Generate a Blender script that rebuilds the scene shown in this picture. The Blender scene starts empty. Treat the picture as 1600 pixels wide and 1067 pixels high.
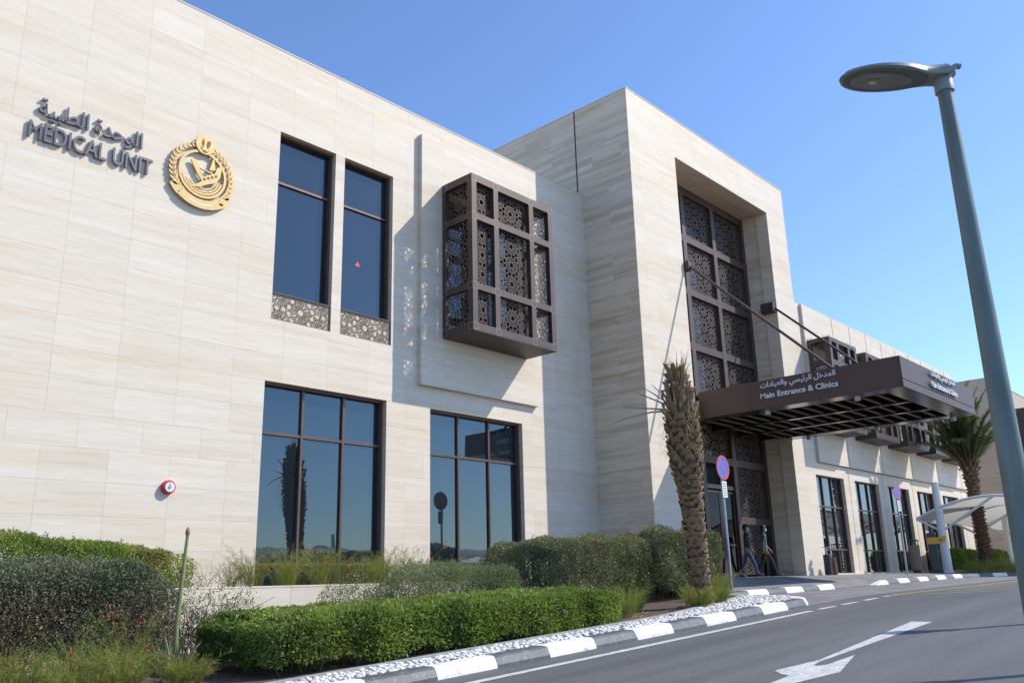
import bpy, math, random
import numpy as np
from mathutils import Vector, Matrix
random.seed(7)
rng = np.random.default_rng(11)
scene = bpy.context.scene
C = scene.collection
PI = math.pi

# ------------------------------------------------------------------ camera, sky, sun, exposure
def camera():
    yaw, pit, rol = math.radians(47.476), math.radians(15.59), math.radians(-1.467)
    f = Vector((math.sin(yaw)*math.cos(pit), math.cos(yaw)*math.cos(pit), math.sin(pit)))
    r = Vector((math.cos(yaw), -math.sin(yaw), 0)); u = r.cross(f)
    r2 = r*math.cos(rol) + u*math.sin(rol); u2 = -r*math.sin(rol) + u*math.cos(rol)
    cd = bpy.data.cameras.new('camera'); cd.sensor_width = 36; cd.lens = 1343.4/1600*36
    cd.clip_start = 0.1; cd.clip_end = 3000
    o = bpy.data.objects.new('camera', cd); C.objects.link(o)
    o.matrix_world = Matrix(((r2.x, u2.x, -f.x, 0), (r2.y, u2.y, -f.y, 0), (r2.z, u2.z, -f.z, 0), (0, 0, 0, 1)))
    scene.camera = o
camera()
SUN = Vector((1.2, -1.0, 1.45)).normalized()
world = bpy.data.worlds.new('World'); scene.world = world; world.use_nodes = True
wn = world.node_tree.nodes; wl = world.node_tree.links
bgn = wn['Background']; skyn = wn.new('ShaderNodeTexSky'); skyn.sky_type = 'NISHITA'
skyn.sun_disc = False
skyn.sun_elevation = math.asin(SUN.z)
skyn.sun_rotation = math.atan2(SUN.x, SUN.y)
skyn.air_density = 1.0; skyn.dust_density = 0.35; skyn.ozone_density = 3.0; skyn.altitude = 0
tint = wn.new('ShaderNodeMixRGB'); tint.blend_type = 'MULTIPLY'; tint.inputs[0].default_value = 1; tint.inputs[2].default_value = (0.82, 0.925, 1.10, 1)
wl.new(skyn.outputs[0], tint.inputs[1]); wl.new(tint.outputs[0], bgn.inputs[0]); bgn.inputs[1].default_value = 0.14
sd = bpy.data.lights.new('sun', 'SUN'); sd.energy = 3.4; sd.angle = math.radians(0.53); sd.color = (1.0, 0.935, 0.83)
so = bpy.data.objects.new('sun', sd); C.objects.link(so)
so.rotation_euler = SUN.to_track_quat('Z', 'Y').to_euler()
so.location = (0, 0, 30)
vs = scene.view_settings
vs.view_transform = 'Standard'; vs.look = 'None'; vs.exposure = 0.64; vs.gamma = 1; vs.use_curve_mapping = False

# ------------------------------------------------------------------ materials
def new_mat(name):
    m = bpy.data.materials.new(name); m.use_nodes = True
    return m, m.node_tree.nodes, m.node_tree.links, m.node_tree.nodes['Principled BSDF']

def ramp(n, stops):
    r = n.new('ShaderNodeValToRGB'); e = r.color_ramp.elements
    while len(e) < len(stops): e.new(0.5)
    for i, (p, c) in enumerate(stops):
        e[i].position = p; e[i].color = (c[0], c[1], c[2], 1)
    return r

def plain(name, col, rough=0.6, metal=0.0, var=0.12, scale=3.0, bump=0.0, bscale=60, spec=0.5, stretch=(1, 1, 1), coat=0):
    m, n, l, b = new_mat(name)
    tc = n.new('ShaderNodeNewGeometry'); mp = n.new('ShaderNodeMapping'); mp.inputs['Scale'].default_value = stretch
    l.new(tc.outputs['Position'], mp.inputs['Vector'])
    nz = n.new('ShaderNodeTexNoise'); nz.inputs['Scale'].default_value = scale; nz.inputs['Detail'].default_value = 6
    l.new(mp.outputs[0], nz.inputs['Vector'])
    lo = [c*(1-var) for c in col]; hi = [min(1, c*(1+var)) for c in col]
    r = ramp(n, [(0.3, lo), (0.7, hi)]); l.new(nz.outputs['Fac'], r.inputs[0]); l.new(r.outputs[0], b.inputs['Base Color'])
    b.inputs['Roughness'].default_value = rough; b.inputs['Metallic'].default_value = metal
    b.inputs['Specular IOR Level'].default_value = spec
    b.inputs['Coat Weight'].default_value = coat
    if bump:
        n2 = n.new('ShaderNodeTexNoise'); n2.inputs['Scale'].default_value = bscale; n2.inputs['Detail'].default_value = 4
        l.new(mp.outputs[0], n2.inputs['Vector'])
        bp = n.new('ShaderNodeBump'); bp.inputs['Strength'].default_value = bump; bp.inputs['Distance'].default_value = 0.01
        l.new(n2.outputs['Fac'], bp.inputs['Height']); l.new(bp.outputs[0], b.inputs['Normal'])
    return m

def stone_mat(name, strength=1.0, pale=(0.72, 0.645, 0.54), base=(0.655, 0.57, 0.46), vein=(0.48, 0.365, 0.25), vpos=0.60):
    """vein-cut travertine: horizontal streaks, each slab cut from another part of the block"""
    m, n, l, b = new_mat(name)
    g = n.new('ShaderNodeNewGeometry'); sx = n.new('ShaderNodeSeparateXYZ'); l.new(g.outputs['Position'], sx.inputs[0])
    add = n.new('ShaderNodeMath'); add.operation = 'ADD'; l.new(sx.outputs[0], add.inputs[0]); l.new(sx.outputs[1], add.inputs[1])
    cb = n.new('ShaderNodeCombineXYZ'); l.new(add.outputs[0], cb.inputs[0]); l.new(sx.outputs[2], cb.inputs[2])
    oi = n.new('ShaderNodeObjectInfo'); at = n.new('ShaderNodeAttribute'); at.attribute_name = 'tid'
    w = n.new('ShaderNodeMath'); w.operation = 'MULTIPLY_ADD'; l.new(oi.outputs['Random'], w.inputs[0]); w.inputs[1].default_value = 0.55
    l.new(at.outputs['Fac'], w.inputs[2])
    mp = n.new('ShaderNodeMapping'); mp.inputs['Scale'].default_value = (0.20, 1, 4.6); l.new(cb.outputs[0], mp.inputs['Vector'])
    n1 = n.new('ShaderNodeTexNoise'); n1.noise_dimensions = '4D'; n1.inputs['Scale'].default_value = 1.15; n1.inputs['Detail'].default_value = 7
    n1.inputs['Roughness'].default_value = 0.62; n1.inputs['Distortion'].default_value = 0.35
    l.new(mp.outputs[0], n1.inputs['Vector']); l.new(w.outputs[0], n1.inputs['W'])
    mid = [base[i]*(1-0.45*strength)+vein[i]*0.45*strength for i in range(3)]
    vn = [base[i]*(1-strength)+vein[i]*strength for i in range(3)]
    r = ramp(n, [(0.28, pale), (0.47, base), (vpos, mid), (vpos+0.12, vn), (0.9, base)])
    l.new(n1.outputs['Fac'], r.inputs[0])
    # fine streaks
    mp2 = n.new('ShaderNodeMapping'); mp2.inputs['Scale'].default_value = (1.6, 1, 26); l.new(cb.outputs[0], mp2.inputs['Vector'])
    n2 = n.new('ShaderNodeTexNoise'); n2.noise_dimensions = '4D'; n2.inputs['Scale'].default_value = 1.3; n2.inputs['Detail'].default_value = 5
    l.new(mp2.outputs[0], n2.inputs['Vector']); l.new(w.outputs[0], n2.inputs['W'])
    r2 = ramp(n, [(0.35, (0.86, 0.84, 0.81)), (0.6, (1.03, 1.03, 1.03))])
    l.new(n2.outputs['Fac'], r2.inputs[0])
    mx = n.new('ShaderNodeMixRGB'); mx.blend_type = 'MULTIPLY'; mx.inputs[0].default_value = 0.5*strength+0.2
    l.new(r.outputs[0], mx.inputs[1]); l.new(r2.outputs[0], mx.inputs[2])
    # small dark pits
    n3 = n.new('ShaderNodeTexVoronoi'); n3.inputs['Scale'].default_value = 9; mp3 = n.new('ShaderNodeMapping')
    mp3.inputs['Scale'].default_value = (0.6, 1, 2.2); l.new(cb.outputs[0], mp3.inputs['Vector']); l.new(mp3.outputs[0], n3.inputs['Vector'])
    r3 = ramp(n, [(0.03, (0.55, 0.5, 0.42)), (0.07, (1, 1, 1))]); l.new(n3.outputs['Distance'], r3.inputs[0])
    mx2 = n.new('ShaderNodeMixRGB'); mx2.blend_type = 'MULTIPLY'; mx2.inputs[0].default_value = 0.5
    l.new(mx.outputs[0], mx2.inputs[1]); l.new(r3.outputs[0], mx2.inputs[2])
    # whole-slab tone difference
    f0 = n.new('ShaderNodeMath'); f0.operation = 'MULTIPLY'; f0.inputs[1].default_value = 97.3; l.new(w.outputs[0], f0.inputs[0])
    fr = n.new('ShaderNodeMath'); fr.operation = 'FRACT'; l.new(f0.outputs[0], fr.inputs[0])
    r4 = ramp(n, [(0, (0.965, 0.955, 0.94)), (1, (1.02, 1.02, 1.03))]); l.new(fr.outputs[0], r4.inputs[0])
    mx3 = n.new('ShaderNodeMixRGB'); mx3.blend_type = 'MULTIPLY'; mx3.inputs[0].default_value = 1
    l.new(mx2.outputs[0], mx3.inputs[1]); l.new(r4.outputs[0], mx3.inputs[2])
    # broad warm bands in the stone beds
    mp6 = n.new('ShaderNodeMapping'); mp6.inputs['Scale'].default_value = (0.16, 1, 0.9); l.new(cb.outputs[0], mp6.inputs['Vector'])
    n6 = n.new('ShaderNodeTexNoise'); n6.noise_dimensions = '4D'; n6.inputs['Scale'].default_value = 1.0; n6.inputs['Detail'].default_value = 4; n6.inputs['Distortion'].default_value = .6
    l.new(mp6.outputs[0], n6.inputs['Vector']); l.new(w.outputs[0], n6.inputs['W'])
    r6 = ramp(n, [(.46, (1, 1, 1)), (.64, (.985, .955, .895))]); l.new(n6.outputs['Fac'], r6.inputs[0])
    mx6 = n.new('ShaderNodeMixRGB'); mx6.blend_type = 'MULTIPLY'; mx6.inputs[0].default_value = 1; l.new(mx3.outputs[0], mx6.inputs[1]); l.new(r6.outputs[0], mx6.inputs[2])
    l.new(mx6.outputs[0], b.inputs['Base Color'])
    b.inputs['Roughness'].default_value = 0.62; b.inputs['Specular IOR Level'].default_value = 0.22
    bp = n.new('ShaderNodeBump'); bp.inputs['Strength'].default_value = 0.12; bp.inputs['Distance'].default_value = 0.004
    l.new(n2.outputs['Fac'], bp.inputs['Height']); l.new(bp.outputs[0], b.inputs['Normal'])
    return m

def leaf_mat(name, cols, rough=0.5, trans=0.35, spec=0.4):
    m, n, l, b = new_mat(name)
    at = n.new('ShaderNodeAttribute'); at.attribute_name = 'tid'
    st = [(i/(len(cols)-1), c) for i, c in enumerate(cols)]
    r = ramp(n, st); l.new(at.outputs['Fac'], r.inputs[0])
    g = n.new('ShaderNodeNewGeometry'); nz = n.new('ShaderNodeTexNoise'); nz.inputs['Scale'].default_value = 1.7; l.new(g.outputs['Position'], nz.inputs['Vector'])
    r2 = ramp(n, [(0.3, (0.72, 0.72, 0.7)), (0.7, (1.2, 1.2, 1.15))]); l.new(nz.outputs['Fac'], r2.inputs[0])
    mx = n.new('ShaderNodeMixRGB'); mx.blend_type = 'MULTIPLY'; mx.inputs[0].default_value = 1
    l.new(r.outputs[0], mx.inputs[1]); l.new(r2.outputs[0], mx.inputs[2])
    l.new(mx.outputs[0], b.inputs['Base Color'])
    b.inputs['Roughness'].default_value = rough; b.inputs['Specular IOR Level'].default_value = spec
    tr = n.new('ShaderNodeBsdfTranslucent'); mg = n.new('ShaderNodeMixRGB'); mg.blend_type = 'MULTIPLY'; mg.inputs[0].default_value = 1
    mg.inputs[2].default_value = (1.5, 1.6, 0.7, 1); l.new(mx.outputs[0], mg.inputs[1]); l.new(mg.outputs[0], tr.inputs[0])
    ms = n.new('ShaderNodeMixShader'); ms.inputs[0].default_value = trans
    l.new(b.outputs[0], ms.inputs[1]); l.new(tr.outputs[0], ms.inputs[2]); l.new(ms.outputs[0], n['Material Output'].inputs[0])
    return m

M = {}
M['stone'] = stone_mat('travertine_pale', 0.45, pale=(0.72, 0.665, 0.58), base=(0.69, 0.622, 0.525), vein=(0.57, 0.45, 0.31))
M['stone_tower'] = stone_mat('travertine_streaked', 0.78, vpos=0.54)
M['backing'] = plain('mortar', (0.42, 0.38, 0.32), 0.9)
M['reveal'] = stone_mat('travertine_reveal', 0.6)
M['bronze'] = plain('bronze_metal', (0.074, 0.049, 0.040), 0.5, 0.2, 0.10, 2.0, spec=0.5)
M['bronze_light'] = plain('bronze_joint', (0.27, 0.22, 0.195), 0.5, 0.2, 0.1)
M['lattice'] = plain('lattice_metal', (0.135, 0.100, 0.084), 0.5, 0.25, 0.12)
M['frame'] = plain('window_frame_metal', (0.125, 0.075, 0.058), 0.42, 0.3, 0.1)
M['canopy'] = plain('canopy_panel', (0.088, 0.054, 0.043), 0.5, 0.3, 0.06, 1.5)
M['soffit'] = plain('soffit_metal', (0.12, 0.09, 0.078), 0.18, 0.85, 0.12, 3)
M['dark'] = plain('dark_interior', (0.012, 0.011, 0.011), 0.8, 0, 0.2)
M['letter_grey'] = plain('grey_letter_metal', (0.115, 0.11, 0.125), 0.45, 0.5, 0.08)
M['letter_white'] = plain('white_letter_acrylic', (0.62, 0.64, 0.68), 0.4, 0, 0.05)
M['gold'] = plain('gold_metal', (0.50, 0.355, 0.15), 0.5, 0.3, 0.10, 9)
M['gold_dark'] = plain('gold_recess', (0.12, 0.08, 0.03), 0.6, 0.3, 0.2)
M['white'] = plain('white_paint', (0.78, 0.78, 0.77), 0.5, 0, 0.05, 6, 0.1)
M['kerb_white'] = plain('kerb_white_paint', (0.76, 0.77, 0.78), 0.6, 0, 0.08, 7, 0.3, 40)
M['kerb_black'] = plain('kerb_black_paint', (0.075, 0.08, 0.09), 0.55, 0, 0.28, 6, 0.3, 40)
M['line'] = plain('road_line_paint', (0.52, 0.53, 0.52), 0.65, 0, 0.18, 9, 0.3, 60)
M['yellow_line'] = plain('yellow_line_paint', (0.42, 0.30, 0.11), 0.7, 0, 0.25, 8, 0.2)
M['soil'] = plain('dark_soil', (0.085, 0.06, 0.045), 0.95, 0, 0.45, 14, 0.8, 60)
M['sand'] = plain('sandy_ground', (0.36, 0.30, 0.23), 0.95, 0, 0.2, 3, 0.4, 40)
M['concrete'] = plain('concrete_edging', (0.30, 0.30, 0.29), 0.85, 0, 0.15, 10, 0.3)
M['pebble'] = plain('white_pebble', (0.68, 0.66, 0.63), 0.55, 0, 0.18, 14, 0.2, 80)
M['pole'] = plain('grey_green_pole_paint', (0.125, 0.165, 0.155), 0.42, 0.1, 0.2, 3, 0.05, 30, stretch=(3, 3, 0.6))
M['lamp_head'] = plain('lamp_head_paint', (0.24, 0.27, 0.26), 0.42, 0.1, 0.1, 6)
M['lamp_under'] = plain('lamp_underside', (0.13, 0.14, 0.12), 0.5, 0.1, 0.15, 6)
M['led'] = plain('led_chip', (0.75, 0.62, 0.18), 0.3)
M['lens'] = plain('lamp_lens_glass', (0.20, 0.21, 0.19), 0.12)
M['galv'] = plain('galvanised_steel', (0.36, 0.39, 0.42), 0.4, 0.6, 0.1, 9)
M['sign_blue'] = plain('sign_blue', (0.035, 0.13, 0.52), 0.4, 0, 0.05)
M['sign_red'] = plain('sign_red', (0.55, 0.035, 0.05), 0.4, 0, 0.05)
M['sign_white'] = plain('sign_white', (0.7, 0.7, 0.7), 0.4, 0, 0.05)
M['black'] = plain('black_plastic', (0.02, 0.022, 0.025), 0.45)
M['bollard'] = plain('bollard_paint', (0.03, 0.045, 0.05), 0.4, 0.2)
M['yellow'] = plain('yellow_plate', (0.62, 0.33, 0.03), 0.5)
M['wood'] = plain('weathered_wood', (0.27, 0.19, 0.13), 0.7, 0, 0.2, 20)
M['membrane'] = plain('shade_membrane', (0.72, 0.70, 0.66), 0.7, 0, 0.05)
def _mem():
    m = M['membrane']; n = m.node_tree.nodes; l = m.node_tree.links; b = n['Principled BSDF']; t = n.new('ShaderNodeBsdfTranslucent'); t.inputs[0].default_value = (.8, .78, .72, 1)
    x = n.new('ShaderNodeMixShader'); x.inputs[0].default_value = .38; l.new(b.outputs[0], x.inputs[1]); l.new(t.outputs[0], x.inputs[2]); l.new(x.outputs[0], n['Material Output'].inputs[0])
_mem()
M['far_wall'] = stone_mat('far_travertine', 0.7, pale=(0.55, 0.49, 0.41), base=(0.50, 0.44, 0.36), vein=(0.42, 0.34, 0.25))
M['boot'] = plain('palm_boot', (0.21, 0.14, 0.09), 0.9, 0, 0.35, 7, 0.6, 50)
M['boot_cut'] = plain('palm_boot_cut_face', (0.37, 0.27, 0.175), 0.9, 0, 0.3, 18, 0.5, 60)
M['boot_red'] = plain('palm_boot_reddish', (0.16, 0.085, 0.06), 0.9, 0, 0.3, 7, 0.5, 50)
M['fibre'] = plain('palm_fibre', (0.10, 0.07, 0.045), 0.95, 0, 0.4, 20, 0.8, 60, stretch=(1, 1, 0.3))
M['stem'] = plain('shrub_stem', (0.13, 0.10, 0.075), 0.9, 0, 0.25, 20)
M['dry'] = leaf_mat('dry_frond', [(0.22, 0.17, 0.09), (0.34, 0.27, 0.15), (0.20, 0.20, 0.08)], 0.7, 0.2)
M['skin'] = plain('skin', (0.23, 0.13, 0.085), 0.5)
M['mask'] = plain('face_mask', (0.42, 0.60, 0.68), 0.8)
M['hair'] = plain('black_hair', (0.012, 0.010, 0.010), 0.6)
M['jumper'] = plain('dark_jumper', (0.018, 0.018, 0.022), 0.9)
M['jeans'] = plain('blue_jeans', (0.05, 0.085, 0.17), 0.9, 0, 0.25, 12)
M['teal'] = plain('teal_shirt', (0.07, 0.14, 0.13), 0.85, 0, 0.3, 30)
M['trousers'] = plain('dark_trousers', (0.022, 0.026, 0.036), 0.9)
M['shoe'] = plain('brown_shoe', (0.05, 0.03, 0.02), 0.5)
M['flower'] = plain('red_flower', (0.62, 0.035, 0.02), 0.5)
M['sticker'] = plain('red_sticker', (0.62, 0.05, 0.06), 0.5)

def wear(key, dark, lo=.36, hi=.46, sc=22):
    m = M[key]; n = m.node_tree.nodes; l = m.node_tree.links; b = n['Principled BSDF']; src = b.inputs['Base Color'].links[0].from_socket
    g = n.new('ShaderNodeNewGeometry'); z = n.new('ShaderNodeTexNoise'); z.inputs['Scale'].default_value = sc; z.inputs['Detail'].default_value = 9; z.inputs['Roughness'].default_value = .7; l.new(g.outputs['Position'], z.inputs['Vector'])
    r = ramp(n, [(lo, (1, 1, 1)), (hi, (0, 0, 0))]); l.new(z.outputs['Fac'], r.inputs[0]); x = n.new('ShaderNodeMixRGB'); l.new(r.outputs[0], x.inputs[0]); l.new(src, x.inputs[1]); x.inputs[2].default_value = (*dark, 1); l.new(x.outputs[0], b.inputs['Base Color'])
wear('line', (.16, .16, .16)); wear('kerb_white', (.42, .41, .39), .34, .5, 9); wear('kerb_black', (.17, .17, .175), .33, .46, 11); wear('pebble', (.40, .36, .30), .36, .5, 12)
def glass_mat(name, col=(0.012, 0.016, 0.022), ior=1.95, wob=0.010):
    m, n, l, b = new_mat(name)
    b.inputs['Base Color'].default_value = (*col, 1); b.inputs['Roughness'].default_value = 0.015; b.inputs['IOR'].default_value = ior
    b.inputs['Specular IOR Level'].default_value = 0.5; b.inputs['Specular Tint'].default_value = (0.70, 0.90, 0.98, 1)
    g = n.new('ShaderNodeNewGeometry'); nz = n.new('ShaderNodeTexNoise'); nz.inputs['Scale'].default_value = 0.9; nz.inputs['Detail'].default_value = 1
    l.new(g.outputs['Position'], nz.inputs['Vector'])
    bp = n.new('ShaderNodeBump'); bp.inputs['Strength'].default_value = 0.25; bp.inputs['Distance'].default_value = wob
    l.new(nz.outputs['Fac'], bp.inputs['Height']); l.new(bp.outputs[0], b.inputs['Normal'])
    return m
M['glass'] = glass_mat('tinted_glass')
M['glass_door'] = glass_mat('door_glass', (0.006, 0.006, 0.007), 1.18)

def asphalt():
    m, n, l, b = new_mat('asphalt')
    g = n.new('ShaderNodeNewGeometry')
    n1 = n.new('ShaderNodeTexNoise'); n1.inputs['Scale'].default_value = 0.35; n1.inputs['Detail'].default_value = 6
    mp = n.new('ShaderNodeMapping'); mp.inputs['Scale'].default_value = (0.35, 1.6, 1); l.new(g.outputs['Position'], mp.inputs['Vector'])
    l.new(mp.outputs[0], n1.inputs['Vector'])
    r1 = ramp(n, [(0.3, (0.092, 0.094, 0.096)), (0.7, (0.136, 0.137, 0.137))]); l.new(n1.outputs['Fac'], r1.inputs[0])
    v = n.new('ShaderNodeTexVoronoi'); v.inputs['Scale'].default_value = 85; l.new(g.outputs['Position'], v.inputs['Vector'])
    r2 = ramp(n, [(0.15, (1.25, 1.25, 1.24)), (0.6, (0.78, 0.78, 0.8))]); l.new(v.outputs['Distance'], r2.inputs[0])
    mx = n.new('ShaderNodeMixRGB'); mx.blend_type = 'MULTIPLY'; mx.inputs[0].default_value = 0.9
    l.new(r1.outputs[0], mx.inputs[1]); l.new(r2.outputs[0], mx.inputs[2])
    n4 = n.new('ShaderNodeTexNoise'); n4.inputs['Scale'].default_value = 14; n4.inputs['Detail'].default_value = 8; l.new(g.outputs['Position'], n4.inputs['Vector'])
    r4 = ramp(n, [(0.32, (0.7, 0.7, 0.7)), (0.42, (1, 1, 1))]); l.new(n4.outputs['Fac'], r4.inputs[0])
    mx2 = n.new('ShaderNodeMixRGB'); mx2.blend_type = 'MULTIPLY'; mx2.inputs[0].default_value = 0.8
    l.new(mx.outputs[0], mx2.inputs[1]); l.new(r4.outputs[0], mx2.inputs[2])
    n5 = n.new('ShaderNodeTexNoise'); n5.inputs['Scale'].default_value = 1.0; n5.inputs['Detail'].default_value = 5
    mp5 = n.new('ShaderNodeMapping'); mp5.inputs['Scale'].default_value = (.10, 2.2, 1); l.new(g.outputs['Position'], mp5.inputs['Vector']); l.new(mp5.outputs[0], n5.inputs['Vector'])
    r5 = ramp(n, [(.35, (.80, .80, .81)), (.55, (1, 1, 1)), (.7, (1.10, 1.09, 1.07))]); l.new(n5.outputs['Fac'], r5.inputs[0])
    mx5 = n.new('ShaderNodeMixRGB'); mx5.blend_type = 'MULTIPLY'; mx5.inputs[0].default_value = 1; l.new(mx2.outputs[0], mx5.inputs[1]); l.new(r5.outputs[0], mx5.inputs[2]); l.new(mx5.outputs[0], b.inputs['Base Color'])
    b.inputs['Roughness'].default_value = 0.75
    bp = n.new('ShaderNodeBump'); bp.inputs['Strength'].default_value = 0.6; bp.inputs['Distance'].default_value = 0.006
    l.new(v.outputs['Distance'], bp.inputs['Height']); l.new(bp.outputs[0], b.inputs['Normal'])
    return m
M['asphalt'] = asphalt()

def paver():
    m, n, l, b = new_mat('block_paving')
    g = n.new('ShaderNodeNewGeometry'); br = n.new('ShaderNodeTexBrick'); br.inputs['Scale'].default_value = 1
    br.inputs['Brick Width'].default_value = 0.2; br.inputs['Row Height'].default_value = 0.1; br.inputs['Mortar Size'].default_value = 0.006
    br.inputs['Color1'].default_value = (0.23, 0.225, 0.23, 1); br.inputs['Color2'].default_value = (0.165, 0.16, 0.17, 1); br.inputs['Mortar'].default_value = (0.06, 0.058, 0.055, 1)
    mp = n.new('ShaderNodeMapping'); mp.inputs['Rotation'].default_value = (0, 0, math.radians(45)); l.new(g.outputs['Position'], mp.inputs['Vector'])
    l.new(mp.outputs[0], br.inputs['Vector'])
    nz = n.new('ShaderNodeTexNoise'); nz.inputs['Scale'].default_value = 1.3; nz.inputs['Detail'].default_value = 6; l.new(g.outputs['Position'], nz.inputs['Vector'])
    r = ramp(n, [(0.3, (0.8, 0.8, 0.8)), (0.7, (1.25, 1.24, 1.22))]); l.new(nz.outputs['Fac'], r.inputs[0])
    mx = n.new('ShaderNodeMixRGB'); mx.blend_type = 'MULTIPLY'; mx.inputs[0].default_value = 1
    l.new(br.outputs['Color'], mx.inputs[1]); l.new(r.outputs[0], mx.inputs[2]); l.new(mx.outputs[0], b.inputs['Base Color'])
    b.inputs['Roughness'].default_value = 0.8
    bp = n.new('ShaderNodeBump'); bp.inputs['Strength'].default_value = 0.5; bp.inputs['Distance'].default_value = 0.006; bp.invert = True
    l.new(br.outputs['Fac'], bp.inputs['Height']); l.new(bp.outputs[0], b.inputs['Normal'])
    return m
M['paver'] = paver()

M['leaf_green'] = leaf_mat('bright_hedge_leaf', [(0.08, 0.125, 0.03), (0.145, 0.21, 0.05), (0.235, 0.30, 0.08), (0.28, 0.235, 0.11)])
M['leaf_grey'] = leaf_mat('purple_grey_leaf', [(0.10, 0.12, 0.085), (0.165, 0.185, 0.13), (0.14, 0.12, 0.10), (0.18, 0.13, 0.12)], 0.8, 0.2, 0.15)
M['leaf_olive'] = leaf_mat('olive_shrub_leaf', [(0.085, 0.105, 0.055), (0.15, 0.17, 0.09), (0.22, 0.215, 0.125), (0.20, 0.165, 0.105)], 0.5, 0.2)
M['leaf_sage'] = leaf_mat('sage_shrub_leaf', [(0.11, 0.14, 0.07), (0.18, 0.215, 0.11), (0.24, 0.27, 0.155)], 0.6, 0.25)
M['needle'] = leaf_mat('fine_grassy_needle', [(0.10, 0.14, 0.03), (0.19, 0.23, 0.05), (0.27, 0.28, 0.09), (0.25, 0.18, 0.08)], 0.6, 0.3)
M['frond'] = leaf_mat('palm_leaflet', [(0.08, 0.105, 0.06), (0.14, 0.17, 0.095), (0.21, 0.23, 0.14), (0.24, 0.19, 0.11)], 0.45, 0.25)
M['yucca'] = leaf_mat('yucca_leaf', [(0.07, 0.12, 0.075), (0.13, 0.18, 0.11)], 0.45, 0.1)
M['stalk'] = plain('green_flower_stalk', (0.17, 0.20, 0.075), 0.6, 0, 0.2, 8)
M['stalk_dry'] = plain('dry_bract', (0.28, 0.16, 0.09), 0.8, 0, 0.2, 8)

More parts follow.
